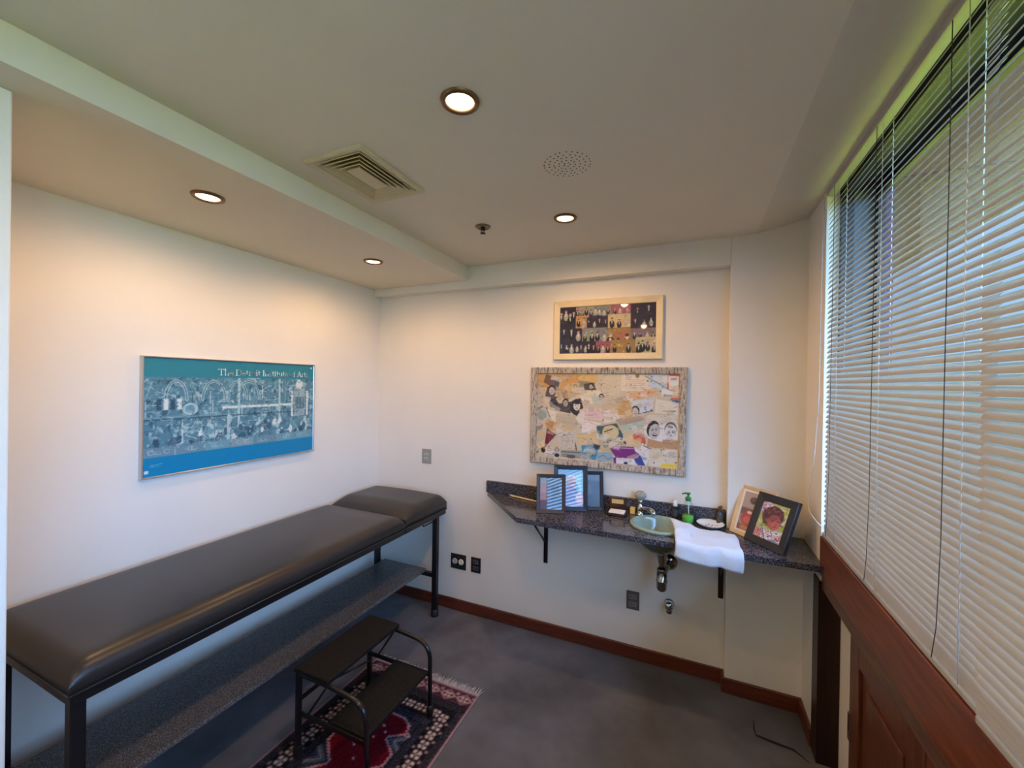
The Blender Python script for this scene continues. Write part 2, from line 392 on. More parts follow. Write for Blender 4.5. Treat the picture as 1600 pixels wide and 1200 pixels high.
# window: dark metal frame set deep in the wall, glass, wooden sill board
bm = bmesh.new(); Y0, Y1 = -.36, -4.0
bx(bm, (2.867, Y1, 2.47), (2.90, Y0, 2.52)); bx(bm, (2.90, Y1, 2.495), (2.985, Y0, 2.52)); bx(bm, (2.985, Y1, 2.45), (3.01, Y0, 2.52))
bx(bm, (2.867, -.385, 1.0), (2.91, Y0, 2.52)); bx(bm, (2.985, -.40, 1.0), (3.01, Y0, 2.52)); bx(bm, (2.90, Y1, 1.0), (3.01, Y0, 1.04))
for y in (-1.62, -2.8): bx(bm, (2.985, y - .025, 1.0), (3.01, y + .025, 2.52))
struct('window_1', bm, 'frame_dark'); W1 = bpy.data.objects['window_1']
bm = BX((2.91, -.368, 1.04), (2.985, Y0, 2.495)); obj('window_track', bm, 'frame_track', W1)
for a, b in ((-1.60, -.40), (-2.78, -1.64), (-4.0, -2.82)): obj('window_pane', BX((2.995, a, 1.04), (2.999, b, 2.45)), 'pane_glass', W1)
struct('trim_1', BX((2.816, Y1, .829), (2.99, Y0, .998), .003), 'mahogany')
wood('weathered_wood', rgb(70, 46, 34), rgb(106, 76, 58), (8, .6, 8), .4)
struct('trim_2', BX((2.824, Y1, .766), (2.96, Y0, .823), .004), 'weathered_wood')
# niche under the window: dark jamb, dark post
bm = BX((2.812, -.372, 0), (2.893, -.285, .80), .002); struct('trim_3', bm, 'dark_wood')
bm = BX((2.893, -.369, 0), (2.957, -.342, .765)); bx(bm, (2.945, -3.99, 0), (2.9585, -.362, .765)); struct('wall_niche', bm, 'wall_paint')
# outside
struct('wall_outside_fin', BX((2.99, -.36, -.15), (3.05, .4, 2.75)), 'outside_stone')
struct('eave', BX((3.0, -6.0, 2.75), (4.03, .2, 2.85)), 'outside_render')
struct('eave_stone_soffit', BX((3.0, .2, 2.745), (4.03, 7.0, 2.85)), 'outside_stone')
bm = bmesh.new(); quad(bm, (3.03, -70, -.2), (80, -70, -.2), (80, 70, -.2), (3.03, 70, -.2)); struct('ground_lawn', bm, 'lawn')

# =================================================================== THINGS
# ---- door leaf of the under-window cupboard
t = thing('cupboard_door', 'dark mahogany panelled cupboard door standing in the niche below the window blinds', 'door', (2.85, -.67, 0))
for y0, y1 in ((-1.20, -.67), (-1.75, -1.205), (-2.6, -1.755)):
    bm = BX((2.853, y0, .03), (2.872, y1, .764))
    o = obj('door_leaf', bm, 'mahogany_upright', t)
    bm = bmesh.new(); s = .085
    bx(bm, (2.84, y1 - s, .03), (2.856, y1, .764), .003); bx(bm, (2.84, y0, .03), (2.856, y0 + s, .764), .003)
    bx(bm, (2.84, y0 + s, .03), (2.856, y1 - s, .12), .003); bx(bm, (2.84, y0 + s, .67), (2.856, y1 - s, .764), .003)
    bx(bm, (2.846, y0 + s + .05, .17), (2.856, y1 - s - .05, .62), .006)
    obj('door_frame', bm, 'mahogany_upright', o)
bm = BX((2.834, -.695, .36), (2.8405, -.675, .46), .001); lathe(bm, [(.006, 0), (.006, .012), (.009, .014), (.009, .02), (.002, .022)], (2.834, -.685, .40), 12, 'X', sx=1)
obj('latch', bm, 'chrome', t, 'small metal latch plate')

# ---- venetian blinds
def slat_bm(bm, y0, y1, zc, ang, xc, wd=.025, sag=.0022):
    n = 5; A = []
    for y in (y0, y1):
        row = []
        for k in range(n):
            s = (k / (n - 1) - .5) * wd; h = sag * (1 - (2 * k / (n - 1) - 1) ** 2)
            # along the slat: outward+up ; bulge towards the room and up
            row.append(bm.verts.new((xc + s * math.cos(ang) - h * math.sin(ang), y, zc + s * math.sin(ang) + h * math.cos(ang))))
        A.append(row)
    for k in range(n - 1):
        f = bm.faces.new((A[0][k], A[0][k + 1], A[1][k + 1], A[1][k])); f.smooth = True
def blind(label, y0, y1, xc, ang, ladders, cords, wide, seed):
    r = random.Random(seed)
    t = thing('venetian_blind', label, 'blind', (xc, (y0 + y1) / 2, 1.0), group=None)
    bm = bmesh.new(); z = 2.452 - .009 * (seed == 2); zz = []
    while z > 1.075: zz.append(z); z -= .044 if wide else .0215
    while z > 1.022: zz.append(z); z -= .012 if wide else .0085
    for i, z in enumerate(zz):
        slat_bm(bm, y0 + r.uniform(0, .002), y1 - r.uniform(0, .002), z, math.radians(ang + r.uniform(-2.5, 2.5) + (8 if z < 1.08 else 0)), xc + r.uniform(-.0008, .0008), .05 if wide else .025, .0035 if wide else .0022)
    obj('slats', bm, 'slat_white', t)
    obj('head_rail', BX((xc - .016, y0 - .002, 2.484), (xc + .016, y1 - .013 * (seed == 2), 2.515), .002), 'rail_grey', t)
    obj('bottom_rail', BX((xc - .012, y0, 1.001), (xc + .010, y1 - .013 * (seed == 2), 1.019), .004), 'slat_white', t)
    for y in ladders:
        bm = bmesh.new(); tube(bm, [(xc - .012, y, 2.484), (xc - .012, y, 1.02)], .0011, 6); tube(bm, [(xc + .012, y - .004, 2.484), (xc + .012, y - .004, 1.02)], .0009, 6)
        obj('ladder_cord', bm, 'cord_white', t)
    for y in cords:
        bm = TB([(xc - .014, y, 2.484), (xc - .015, y + .002, 1.9), (xc - .016, y + .004, 1.3), (xc - .018, y + .012, 1.10), (xc - .016, y + .035, 1.02)], .0010, 6)
        obj('lift_cord', bm, 'cord_shaded', t)
    return t
b1 = blind('long white venetian blind nearest the corner with a hanging white pull cord', -1.460, -.372, 2.832, 58, (-.53, -.94, -1.375), (-.475, -.90, -1.315), 0, 1)
bm = TB(bend([(2.80, -.408, 2.48), (2.797, -.405, 2.272), (2.795, -.402, 1.942), (2.795, -.401, 1.609), (2.795, -.338, 1.321), (2.795, -.245, 1.13), (2.795, -.262, 1.075), (2.797, -.38, 1.063), (2.80, -.445, 1.063)], .08), .0021, 8)
obj('pull_cord', bm, 'cord_white', b1)
blind('white venetian blind at the right edge, overlapping the end of the long corner blind', -2.30, -1.450, 2.818, 56, (-1.60, -2.15), (), 0, 2)
blind('white venetian blind with open slats, standing behind the camera position', -3.95, -2.31, 2.842, -6, (-2.45, -3.1, -3.8), (), 1, 3)

# ---- downlights (recessed look: trim ring, glowing lens) with their own light
def downlight(x, y, z, label):
    t = thing('downlight', label, 'ceiling light', (x, y, z), group='recessed ceiling downlights')
    obj('trim_ring', LT([(.040, -.001), (.040, -.006), (.046, -.010), (.054, -.007), (.056, 0)], (x, y, z), 40, caps=False), 'bronze', t)
    obj('lens', LT([(.0405, -.001), (.036, -.004), (.02, -.0065), (.001, -.007)], (x, y, z), 32), 'lamp_glow', t)
    ld = bpy.data.lights.new('downlight_beam', 'SPOT'); ld.energy = LAMP_W; ld.color = LAMP_C; ld.spot_size = math.radians(178); ld.spot_blend = .55; ld.shadow_soft_size = .035
    lo = bpy.data.objects.new('downlight_beam', ld); COL.objects.link(lo); lo.parent = t; lo.location = (0, 0, -.012)
    return t
d0 = downlight(1.672, -1.552, ZC, 'largest glowing downlight, in the main ceiling nearest the camera')
dup(d0, (1.715, -.643, ZC), 'glowing downlight in the main ceiling near the far wall, right of the sprinkler')
ds = dup(d0, (.548, -1.579, ZS), 'glowing downlight in the lowered soffit nearest the camera')
for ch in ds.children:
    if ch.type == 'LIGHT': ch.data = ch.data.copy(); ch.data.energy = SOFFIT_W
dup(ds, (.544, -.670, ZS), 'glowing downlight at the far end of the lowered soffit')
dup(d0, (1.68, -3.2, ZC), 'unseen downlight added in the main ceiling behind the camera position for extra light')  # unseen lamp, added to help light the room

# ---- ceiling air diffuser
t = thing('air_diffuser', 'square-ribbed cream ceiling air vent beside the lowered soffit', 'vent', (1.11, -1.317, ZC))
bm = bmesh.new()
def loop(bm, x, z): return [bm.verts.new(p) for p in ((VX0 - x, VY0 - x, z), (VX1 + x, VY0 - x, z), (VX1 + x, VY1 + x, z), (VX0 - x, VY1 + x, z))]
def skirt(bm, prof):
    Ls = [loop(bm, *p) for p in prof]
    for A, B in zip(Ls, Ls[1:]):
        for k in range(4): bm.faces.new((A[k], A[(k + 1) % 4], B[(k + 1) % 4], B[k]))
    bmesh.ops.recalc_face_normals(bm, faces=bm.faces); return bm
obj('flange', skirt(bm, [(.022, ZC), (.022, ZC - .010), (.018, ZC - .012), (-.004, ZC - .006), (-.004, ZC + .03)]), 'vent_paint', t)
for ins in (.003, .023, .043, .063):
    obj('louver', skirt(bmesh.new(), [(-ins, ZC - .011), (-ins, ZC - .008), (-ins - .026, ZC + .020), (-ins - .0285, ZC + .020), (-ins - .0025, ZC - .011), (-ins, ZC - .011)]), 'vent_paint', t)
bm = skirt(bmesh.new(), [(-.083, ZC - .011), (-.083, ZC - .008), (-.098, ZC + .012)]); Ls = loop(bm, -.083, ZC - .011); bm.faces.new(Ls); obj('core_plate', bm, 'vent_paint', t)
bm = BX((VX0 - .004, VY0 - .004, ZC + .05), (VX1 + .004, VY1 + .004, ZC + .06))
bx(bm, (VX0 - .006, VY0 - .006, ZC), (VX0, VY1 + .006, ZC + .06)); bx(bm, (VX1, VY0 - .006, ZC), (VX1 + .006, VY1 + .006, ZC + .06))
bx(bm, (VX0, VY0 - .006, ZC), (VX1, VY0, ZC + .06)); bx(bm, (VX0, VY1, ZC), (VX1, VY1 + .006, ZC + .06))
obj('plenum', bm, 'vent_dark', t)

# ---- speaker perforation in the ceiling
bm = bmesh.new(); cx, cy = 1.859, -1.106
for rr, n in ((.012, 5), (.03, 11), (.048, 16), (.066, 20), (.084, 26)):
    for k in range(n):
        a = 2 * PI * k / n + rr * 30 + random.uniform(-.05, .05)
        lathe(bm, [(.0028, -.0006), (.0028, .0005)], (cx + rr * math.cos(a), cy + rr * math.sin(a), ZC), 8)
tag(obj('ceiling_speaker', bm, 'hole_dark'), 'round pattern of small dark speaker holes in the ceiling', 'speaker')

# ---- sprinkler
x, y = 1.29, -.69
t = thing('sprinkler_head', 'small bronze fire sprinkler head hanging from the ceiling', 'sprinkler', (x, y, ZC))
obj('escutcheon', LT([(.040, 0), (.040, -.003), (.034, -.008), (.024, -.010), (.022, -.004), (.001, -.004)], (x, y, ZC), 28), 'sprinkler_metal', t)
bm = LT([(.010, -.004), (.010, -.016), (.006, -.018), (.006, -.022)], (x, y, ZC), 14)
tube(bm, [(x - .009, y, ZC - .014), (x - .011, y, ZC - .022), (x, y, ZC - .034)], .002, 6); tube(bm, [(x + .009, y, ZC - .014), (x + .011, y, ZC - .022), (x, y, ZC - .034)], .002, 6)
obj('frame_body', bm, 'sprinkler_dark', t)
obj('deflector', LT([(.002, -.033), (.014, -.034), (.014, -.036), (.002, -.037)], (x, y, ZC), 18), 'sprinkler_dark', t)

# ---- examination table
t = thing('examination_table', 'long black padded examination couch with granite shelf standing along left wall', 'examination table', (.36, -1.02, 0))
def cushion(x0, x1, y0, y1, z0, z1, r, crown=.006, ny=40, nx=18, slope=None):
    """upholstered slab: rounded top edges, slightly crowned, straight skirt"""
    bm = bmesh.new()
    def prof(d, R):            # height factor at distance d from an edge
        if d >= R: return 1.0
        q = 1 - d / R; return math.sqrt(max(0, 1 - q * q))
    us = [0, .15, .35, .6, .85, 1]; def_r = [r * (1 - math.cos(PI / 2 * k / 6)) for k in range(7)]
    X = [x0 + d for d in def_r] + list(np.linspace(x0 + r, x1 - r, nx)[1:-1]) + [x1 - d for d in def_r[::-1]]
    Yv = [y0 + d for d in def_r] + list(np.linspace(y0 + r, y1 - r, ny)[1:-1]) + [y1 - d for d in def_r[::-1]]
    zb = z1 - r
    G = []
    for yv in Yv:
        row = []
        for xv in X:
            dx, dy = min(xv - x0, x1 - xv), min(yv - y0, y1 - yv)
            f = min(prof(dx, r), 1) * min(prof(dy, r), 1)
            cu = math.sin(PI * (xv - x0) / (x1 - x0)) * min(1, math.sin(PI * (yv - y0) / (y1 - y0)) * 3)
            zz = zb + r * f + crown * cu + (slope(yv) * f if slope else 0)
            row.append(bm.verts.new((xv, yv, zz)))
        G.append(row)
    for j in range(len(Yv) - 1):
        for i in range(len(X) - 1):
            fc = bm.faces.new((G[j][i], G[j][i + 1], G[j + 1][i + 1], G[j + 1][i])); fc.smooth = True
    rim = [G[0][i] for i in range(len(X))] + [G[j][-1] for j in range(1, len(Yv))] + [G[-1][i] for i in range(len(X) - 2, -1, -1)] + [G[j][0] for j in range(len(Yv) - 2, 0, -1)]
    low = [bm.verts.new((v.co.x, v.co.y, z0)) for v in rim]
    for k in range(len(rim)):
        fc = bm.faces.new((low[k], low[(k + 1) % len(rim)], rim[(k + 1) % len(rim)], rim[k])); fc.smooth = True
    bm.faces.new(low[::-1]); bmesh.ops.recalc_face_normals(bm, faces=bm.faces); return bm
PX0, PX1 = .035, .688
obj('pad', cushion(PX0, PX1, -2.004, -.512, .735, .818, .055, .010), 'vinyl', t)
hs = lambda y: -.042 * max(0, min(1, (-.36 - y) / .145)) ** 1.5
obj('headrest', cushion(PX0, PX1, -.508, -.055, .738, .842, .055, .010, ny=24, slope=hs), 'vinyl', t)
bm = bmesh.new()
bx(bm, (.05, -1.998, .700), (.68, -.50, .735), .003); bx(bm, (.05, -.505, .702), (.684, -.058, .736), .003)
obj('table_frame', bm, 'black_metal', t)
bm = TB([(PX1 + .001, -2.004, .737), (PX1 + .001, -.512, .737)], .0035, 6); tube(bm, [(PX1 + .001, -.506, .737), (PX1 + .001, -.056, .737)], .0035, 6); tube(bm, [(PX1, -2.004, .737), (PX0, -2.004, .737)], .0035, 6)
obj('piping', bm, 'vinyl', t)
for x in (.112, .634):
    for y in (-1.994, -.152):
        l_ = obj('leg', BX((x, y, .03), (x + .036, y + .036, .702), .004), 'black_metal', t)
        obj('leg_foot', LT([(.028, 0), (.028, .008), (.0265, .02), (.0262, .05)], (x + .018, y + .018, 0), 16), 'black_rubber', l_)
for y in (-1.990, -.148): obj('crossbar', BX((.15, y, .270), (.635, y + .03, .298), .003), 'black_metal', t)
obj('shelf', BX((.205, -1.99, .299), (.575, -.135, .319), .003), 'granite_shelf', t, 'speckled grey granite shelf board')
obj('pull_handle', TB(bend([(.655, -.29, .703), (.655, -.29, .675), (.655, -.175, .675), (.655, -.175, .703)], .012), .0045, 8), 'black_metal', t)
bm = bmesh.new(); bx(bm, (.112, -.20, .64), (.152, -.155, .70), .004); bx(bm, (.118, -.185, .58), (.146, -.155, .64), .004)
obj('hinge_bracket', bm, 'black_metal', t)

# ---- rug
RX0, RX1, RY = .605, 1.295, -.665; RW, RH = RX1 - RX0, 1.25
cv = Canvas(RW, RH, (36, 34, 42), 230)
r = random.Random(3)
DK, NV, PK, WH, RD, WI = (26, 24, 30), (40, 42, 56), (140, 104, 108), (196, 178, 170), (94, 12, 26), (84, 40, 52)
cv.rect(0, 0, RW, RH, (150, 120, 124)); cv.rect(.014, .012, RW - .014, RH - .012, (52, 34, 42))
cv.rect(.018, .016, RW - .018, .10, (70, 44, 54))
def flower(c, x, y, s, dark=DK, lo=(196, 170, 164), hi=WH):
    for k in range(4):
        a = PI / 4 + k * PI / 2; c.ell(x + s * .62 * math.cos(a), y + s * .62 * math.sin(a), s * .46, s * .46, lo)
        c.ell(x + s * .75 * math.cos(a), y + s * .75 * math.sin(a), s * .24, s * .24, hi)
    for k in range(4):
        a = k * PI / 2; c.line((x, y), (x + s * .62 * math.cos(a), y + s * .62 * math.sin(a)), s * .26, dark)
    c.ell(x, y, s * .16, s * .16, hi)
for i in range(7):                                        # end band: diamonds and flowers
    x = .06 + i * (RW - .12) / 6
    for k in range(3): cv.pline([(x - .045, .058), (x, .022 + k * .011), (x + .045, .058), (x, .094 - k * .011), (x - .045, .058)], .004, (176, 136, 140))
    flower(cv, x, .058, .018, (60, 30, 40)); 
    flower(cv, x + .047, .034, .010, (60, 30, 40))
cv.rect(.018, .098, RW - .018, RH - .018, DK)
def dots(x0, y0, x1, y1, n, c, s=.0035):
    for k in range(n):
        u = (k + .5) / n; cv.ell(x0 + (x1 - x0) * u, y0 + (y1 - y0) * u, s, s, c)
for yy in (.108, .122, .134): dots(.02, yy, RW - .02, yy, 90, (92, 92, 108), .0024)
for xx in (.022, .032, .044): dots(xx, .14, xx, RH, 190, (86, 84, 98), .0024); dots(RW - xx, .14, RW - xx, RH, 190, (86, 84, 98), .0024)
for xx in (.142, .154, .166): dots(xx, .24, xx, RH, 170, (78, 80, 98), .0026); dots(RW - xx, .24, RW - xx, RH, 170, (78, 80, 98), .0026)
for yy in (.238, .25, .262): dots(.14, yy, RW - .14, yy, 70, (84, 86, 104), .0026)
for k in range(21): flower(cv, .092, .20 + k * .0535, .0245); flower(cv, RW - .092, .20 + k * .0535, .0245)
for k in range(9): flower(cv, .145 + k * .0505, .188, .0235)
for k in range(21):
    for sx in (.058, .126, RW - .058, RW - .126): cv.ell(sx, .226 + k * .0535, .008, .008, (150, 124, 122))
fx0, fx1, fy0 = .178, RW - .178, .272                      # red field
cv.rect(fx0, fy0, fx1, RH - .1, (40, 44, 58))
fld = [(fx0 + .01, fy0 + .09), (fx0 + .03, fy0 + .03), (fx0 + .08, fy0), (fx1 - .08, fy0), (fx1 - .03, fy0 + .03), (fx1 - .01, fy0 + .09), (fx1 - .005, .345), (fx1 - .085, .40), (fx1 - .005, .455),
       (fx1 - .005, .52), (fx1 - .10, .60), (fx1 - .005, .69), (fx1, RH - .12), (fx0, RH - .12), (fx0 + .005, .69), (fx0 + .10, .60), (fx0 + .005, .52), (fx0 + .005, .455), (fx0 + .085, .40), (fx0 + .005, .345)]
cv.poly(fld, RD)
def zig(p, q, n, amp, wd, c):
    p, q = np.array(p), np.array(q); d = (q - p) / n; nn = np.array([-d[1], d[0]]); nn = nn / np.linalg.norm(nn) * amp
    P = []
    for k in range(n): P += [tuple(p + d * k), tuple(p + d * (k + .5) + nn)]
    cv.pline(P + [tuple(q)], wd, c)
for a, b in zip(fld, fld[1:]): zig(a, b, max(2, int(math.dist(a, b) / .016)), .011, .0055, (204, 168, 172))
for s_ in (1, -1):
    for yy, h_ in ((.40, .085), (.60, .10)):
        X = lambda d: (fx1 - d) if s_ == 1 else (fx0 + d)
        for k in range(3):
            a = h_ - .02 - k * .018; cv.pline([(X(.0), yy - a * .62), (X(a), yy), (X(.0), yy + a * .62)], .004, ((120, 128, 150), (190, 184, 182), (70, 80, 104))[k])
for k in range(26):
    x, y = r.uniform(fx0 + .1, fx1 - .1), r.uniform(.30, RH - .15); cv.ell(x, y, .005, .005, (210, 178, 176)); cv.ell(x + .006, y + .004, .004, .003, (230, 214, 206)); cv.ell(x - .003, y + .006, .003, .003, (40, 44, 60))
for k in range(1500):
    x, y = r.uniform(.02, RW - .02), r.uniform(.10, RH - .02)
    if x < .165 or x > RW - .165 or y < .26: cv.ell(x, y, .0022, .0022, r.choice([(24, 22, 28), (120, 96, 100), (64, 60, 72), (180, 156, 152), (100, 50, 58)]), 0, .7)
cv.blur(1); cv.grain(.06)
t = thing('persian_rug', 'small dark red patterned oriental rug with white fringe under the step stool', 'rug', ((RX0 + RX1) / 2, RY - RH / 2, 0))
pic('pile', cv, (RX0, RY - RH, .0072), (1, 0, 0), (0, 1, 0), 'rug_pile', t)
obj('backing', BX((RX0, RY - RH, .0005), (RX1, RY, .0070), .001, 1), 'rug_pile', t)
me = bpy.data.objects['backing'].data
at_ = me.attributes.new('Col', 'FLOAT_COLOR', 'POINT'); at_.data.foreach_set('color', np.tile(np.array([.25, .18, .19, 1], np.float32), len(me.vertices)))
bm = bmesh.new()
for k in range(150):
    x = RX0 + .004 + (RW - .008) * k / 149; dx = random.uniform(-.012, .012); ln = random.uniform(.04, .062)
    tube(bm, [(x, RY - .002, .006), (x + dx * .4, RY + ln * .5, .0065 + random.uniform(0, .003)), (x + dx, RY + ln, .003)], [.0019, .0019, .0012], 4)
f_ = obj('fringe', bm, 'fringe_white', t, 'white cotton fringe'); f_['kind'] = 'stuff'

# ---- step stool
B0 = .0085
t = thing('step_stool', 'black two-step metal stool standing on the patterned rug', 'step stool', (.93, -1.1, B0))
YA, YB = -1.302, -.872
for y in (YA, YB):
    obj('front_frame', TB(bend([(.742, y, .372), (.93, y, .372), (1.128, y, .355), (1.132, y, .03)], .085, 8), .0105, 12), 'black_metal', t)
    o = obj('rear_leg', BX((.735, y - .010, B0 + .02), (.757, y + .010, .385), .003), 'black_metal', t)
    obj('leg_foot', BX((.731, y - .014, B0), (.761, y + .014, B0 + .05), .003), 'black_rubber', o)
    obj('leg_foot', LT([(.0165, 0), (.0165, .04), (.012, .048)], (1.132, y, B0), 14), 'black_rubber', t)
    obj('side_bar', BX((.75, y - .004, .192), (1.125, y + .004, .214), .002), 'black_metal', t)
obj('upper_tread', BX((.730, YA - .012, .380), (.930, YB + .012, .400), .004), 'tread', t)
obj('lower_tread', BX((.925, YA + .004, .206), (1.124, YB - .004, .224), .004), 'tread', t)
obj('brace', TB([(.80, YA, .205), (.915, YA + .006, .372)], .005, 8), 'black_metal', t)
obj('brace', TB([(.80, YB, .205), (.915, YB - .006, .372)], .005, 8), 'black_metal', t)
obj('brace', BX((.742, YA, .245), (.750, YB, .265), .002), 'black_metal', t)
obj('brace', TB([(.90, YA + .01, .372), (.752, YB - .01, .17)], .005, 8), 'black_metal', t)

# ---- granite counter
t = thing('granite_counter', 'speckled dark granite wall counter holding the round wash basin', 'counter', (1.9, -.2, .855))
SX, SY, SRX, SRY = 2.138, -.205, .152, .145
hole = [(SX + (SRX - .012) * math.cos(2 * PI * k / 48), SY + (SRY - .012) * math.sin(2 * PI * k / 48)) for k in range(48)]
poly = [(.988, -.002), (1.392, -.425), (2.817, -.425), (2.817, -D - .002), (XC - .002, -D - .002), (XC - .002, -.002)]
obj('slab', prism(bmesh.new(), poly, .857, .885, hole), 'granite', t)
obj('backsplash', BX((.988, -.022, .8852), (XC - .003, -.002, .965), .002), 'granite', t)
for x in (1.426, 2.452):
    o = obj('bracket', BX((x - .013, -.012, .470), (x + .013, -.001, .857), .002), 'black_metal', t)
    bm = BX((x - .013, -.34, .848), (x + .013, -.001, .8565), .002); tube(bm, [(x, -.008, .60), (x, -.30, .850)], .006, 8); obj('bracket_arm', bm, 'black_metal', o)
# ---- basin
t = thing('wash_basin', 'round pale green ceramic basin set into granite counter', 'basin', (SX, SY, .885))
prof = [(1.0, .0005), (1.02, .006), (1.0, .013), (.95, .016), (.90, .012), (.86, -.004), (.80, -.04), (.66, -.085), (.44, -.115), (.20, -.126), (.10, -.128)]
bm = bmesh.new(); lathe(bm, [(p * SRX, h) for p, h in prof], (SX, SY, .885), 48, sy=SRY / SRX, caps=False)
obj('bowl', bm, 'ceramic_green', t)
out = [(.87, -.001), (.85, -.03), (.74, -.085), (.54, -.122), (.25, -.138), (.13, -.142)]
obj('bowl_underside', LT([(p * SRX, h) for p, h in out], (SX, SY, .885), 48, sy=SRY / SRX, caps=False), 'porcelain_dark', t)
obj('drain', LT([(.001, -.1255), (.016, -.1255), (.018, -.1268), (.018, -.142), (.001, -.142)], (SX, SY, .885), 20), 'chrome', t)
# ---- tap
x, y, z = 2.022, -.052, .885
t = thing('basin_tap', 'chrome basin tap with oval stone-grey knob beside the green basin', 'tap', (x, y, z))
bm = LT([(.024, 0), (.024, .006), (.018, .010), (.016, .030), (.018, .045), (.014, .055), (.010, .060), (.010, .072), (.014, .078), (.012, .086), (.008, .09)], (x, y, z), 24)
obj('body', bm, 'chrome', t)
obj('spout', TB(bend([(x, y, z + .03), (x + .03, y - .03, z + .048), (x + .075, y - .075, z + .052), (x + .085, y - .085, z + .030)], .02), [.016] * 1 + [.0145] * 14 + [.012], 14), 'chrome', t)
obj('knob', LT([(.006, .086), (.020, .092), (.031, .104), (.034, .115), (.031, .126), (.020, .137), (.001, .141)], (x, y, z), 28), 'knob_stone', t, 'oval mottled stone knob')
# ---- waste trap
x, y = 2.155, -.195
t = thing('waste_trap', 'dark chrome bottle trap pipe hanging below the basin on the wall', 'pipe', (x, y, .53))
obj('tail_pipe', LT([(.030, .742), (.030, .735), (.024, .70), (.017, .675), (.017, .645)], (x, y, 0), 22), 'dull_chrome', t)
obj('trap_cup', LT([(.022, .655), (.026, .652), (.026, .640), (.022, .636), (.022, .632), (.027, .630), (.027, .595), (.030, .592), (.030, .582), (.027, .578), (.027, .548), (.022, .536), (.001, .533)], (x, y, 0), 24), 'dull_chrome', t)
obj('wall_arm', TB(bend([(x, y, .622), (x + .02, y + .06, .63), (x + .028, -.002, .618)], .03), .016, 14), 'dull_chrome', t)
obj('wall_flange', LT([(.046, 0.001), (.045, .006), (.030, .012), (.018, .020)], (x + .028, 0, .618), 28, '-Y'), 'dull_chrome', t)
# ---- wall valve
x, z = 2.187, .375
t = thing('stop_valve', 'small round chrome valve cap on wall under the basin', 'valve', (x, 0, z))
obj('flange', LT([(.030, .001), (.029, .006), (.018, .012)], (x, 0, z), 24, '-Y'), 'chrome', t)
obj('valve_body', LT([(.016, .008), (.022, .014), (.027, .026), (.028, .036), (.024, .048), (.014, .056), (.001, .058)], (x, 0, z + .004), 24, '-Y'), 'chrome', t)
obj('outlet_nut', LT([(.014, -.042), (.017, -.038), (.017, -.022), (.013, -.018)], (x + .002, -.030, z + .002), 8), 'dull_chrome', t)

# ---- framed photographs on the counter
def photo_frame(name, label, bl, phi, wd, ht, tilt, fw, dep, fmat, cv_fn, mat_w=0, z=.8862, glassy='print_glass', frame_label=None, group=None):
    ph = math.radians(phi); tl = math.radians(tilt)
    t = thing(name, label, 'picture frame', (bl[0], bl[1], z), group=group)
    t.rotation_mode = 'XYZ'; t.rotation_euler = (-tl, 0, ph)
    obj('moulding', ring(bmesh.new(), (0, dep, 0), (1, 0, 0), (0, 0, 1), (0, -1, 0), wd, ht, fw, dep, .004), fmat, t, local=True)
    obj('back_board', BX((.004, dep - .004, .004), (wd - .004, dep - .001, ht - .004)), 'backing', t, local=True)
    inner = fw + mat_w
    if mat_w: obj('mat', ring(bmesh.new(), (fw - .001, .0085, fw - .001), (1, 0, 0), (0, 0, 1), (0, -1, 0), wd - 2 * fw + .002, ht - 2 * fw + .002, mat_w + .001, .002, 0), 'white_mat', t, local=True)
    cv = cv_fn(wd - 2 * inner + .004, ht - 2 * inner + .004)
    pic('photograph', cv, (inner - .002, .0078 if not mat_w else .0072, inner - .002), (1, 0, 0), (0, 0, 1), glassy, t, local=True)
    # easel leg from the upper back down to the counter
    top = Vector((wd / 2, dep, ht * .72)); R = Matrix.Rotation(-tl, 3, 'X'); wt = R @ top
    foot_w = Vector((wd / 2, wt.y + ht * .22, .0015)); ft = R.inverted() @ foot_w
    bm = bmesh.new(); d = (ft - top); obox(bm, (top + ft) / 2, (min(.02, wd * .12), 0, 0), d.cross(Vector((1, 0, 0))).normalized() * .0012, d * .5)
    obj('easel_leg', bm, fmat, t, local=True)
    return t
def ph_A(W, H):
    c = Canvas(W, H, (196, 196, 214), 700)
    c.rect(0, 0, W, H * .3, (188, 206, 222)); c.rect(0, H * .62, W, H, (150, 128, 150)); c.ell(W * .1, H * .34, W * .34, H * .16, (212, 186, 196)); c.ell(W * .12, H * .6, W * .36, H * .13, (204, 164, 176))
    c.ell(W * .16, H * .86, W * .4, H * .16, (120, 96, 120)); c.ell(W * .70, H * .45, W * .2, H * .16, (120, 104, 110)); c.rect(W * .5, H * .6, W * .95, H, (66, 72, 84)); c.ell(W * .66, H * .32, W * .16, H * .07, (92, 80, 78)); c.blur(4); c.a *= np.where(c.X[..., None] > W * .3, .42, .8); c.grain(.015); return c
def ph_B(W, H):
    c = Canvas(W, H, (96, 158, 204), 700)
    c.rect(0, 0, W, H * .18, (104, 160, 196)); c.poly([(W * .62, H * .15), (W, H * .05), (W, H * .6), (W * .85, H * .62)], (150, 200, 218))
    c.ell(W * .52, H * .30, W * .20, H * .15, (206, 196, 196)); c.ell(W * .52, H * .38, W * .20, H * .16, (186, 146, 146)); c.rect(W * .36, H * .36, W * .70, H * .40, (110, 92, 104))
    c.ell(W * .5, H * .72, W * .3, H * .26, (116, 108, 150)); c.ell(W * .84, H * .8, W * .16, H * .2, (200, 160, 156)); c.ell(W * .46, H * .46, W * .03, H * .02, (130, 80, 84)); c.rect(0, H * .9, W, H, (132, 128, 160))
    for k in range(60): c.ell(W * random.uniform(.25, .75), H * random.uniform(.55, .95), .002, .002, (80, 84, 130))
    c.blur(3); c.grain(.015); return c
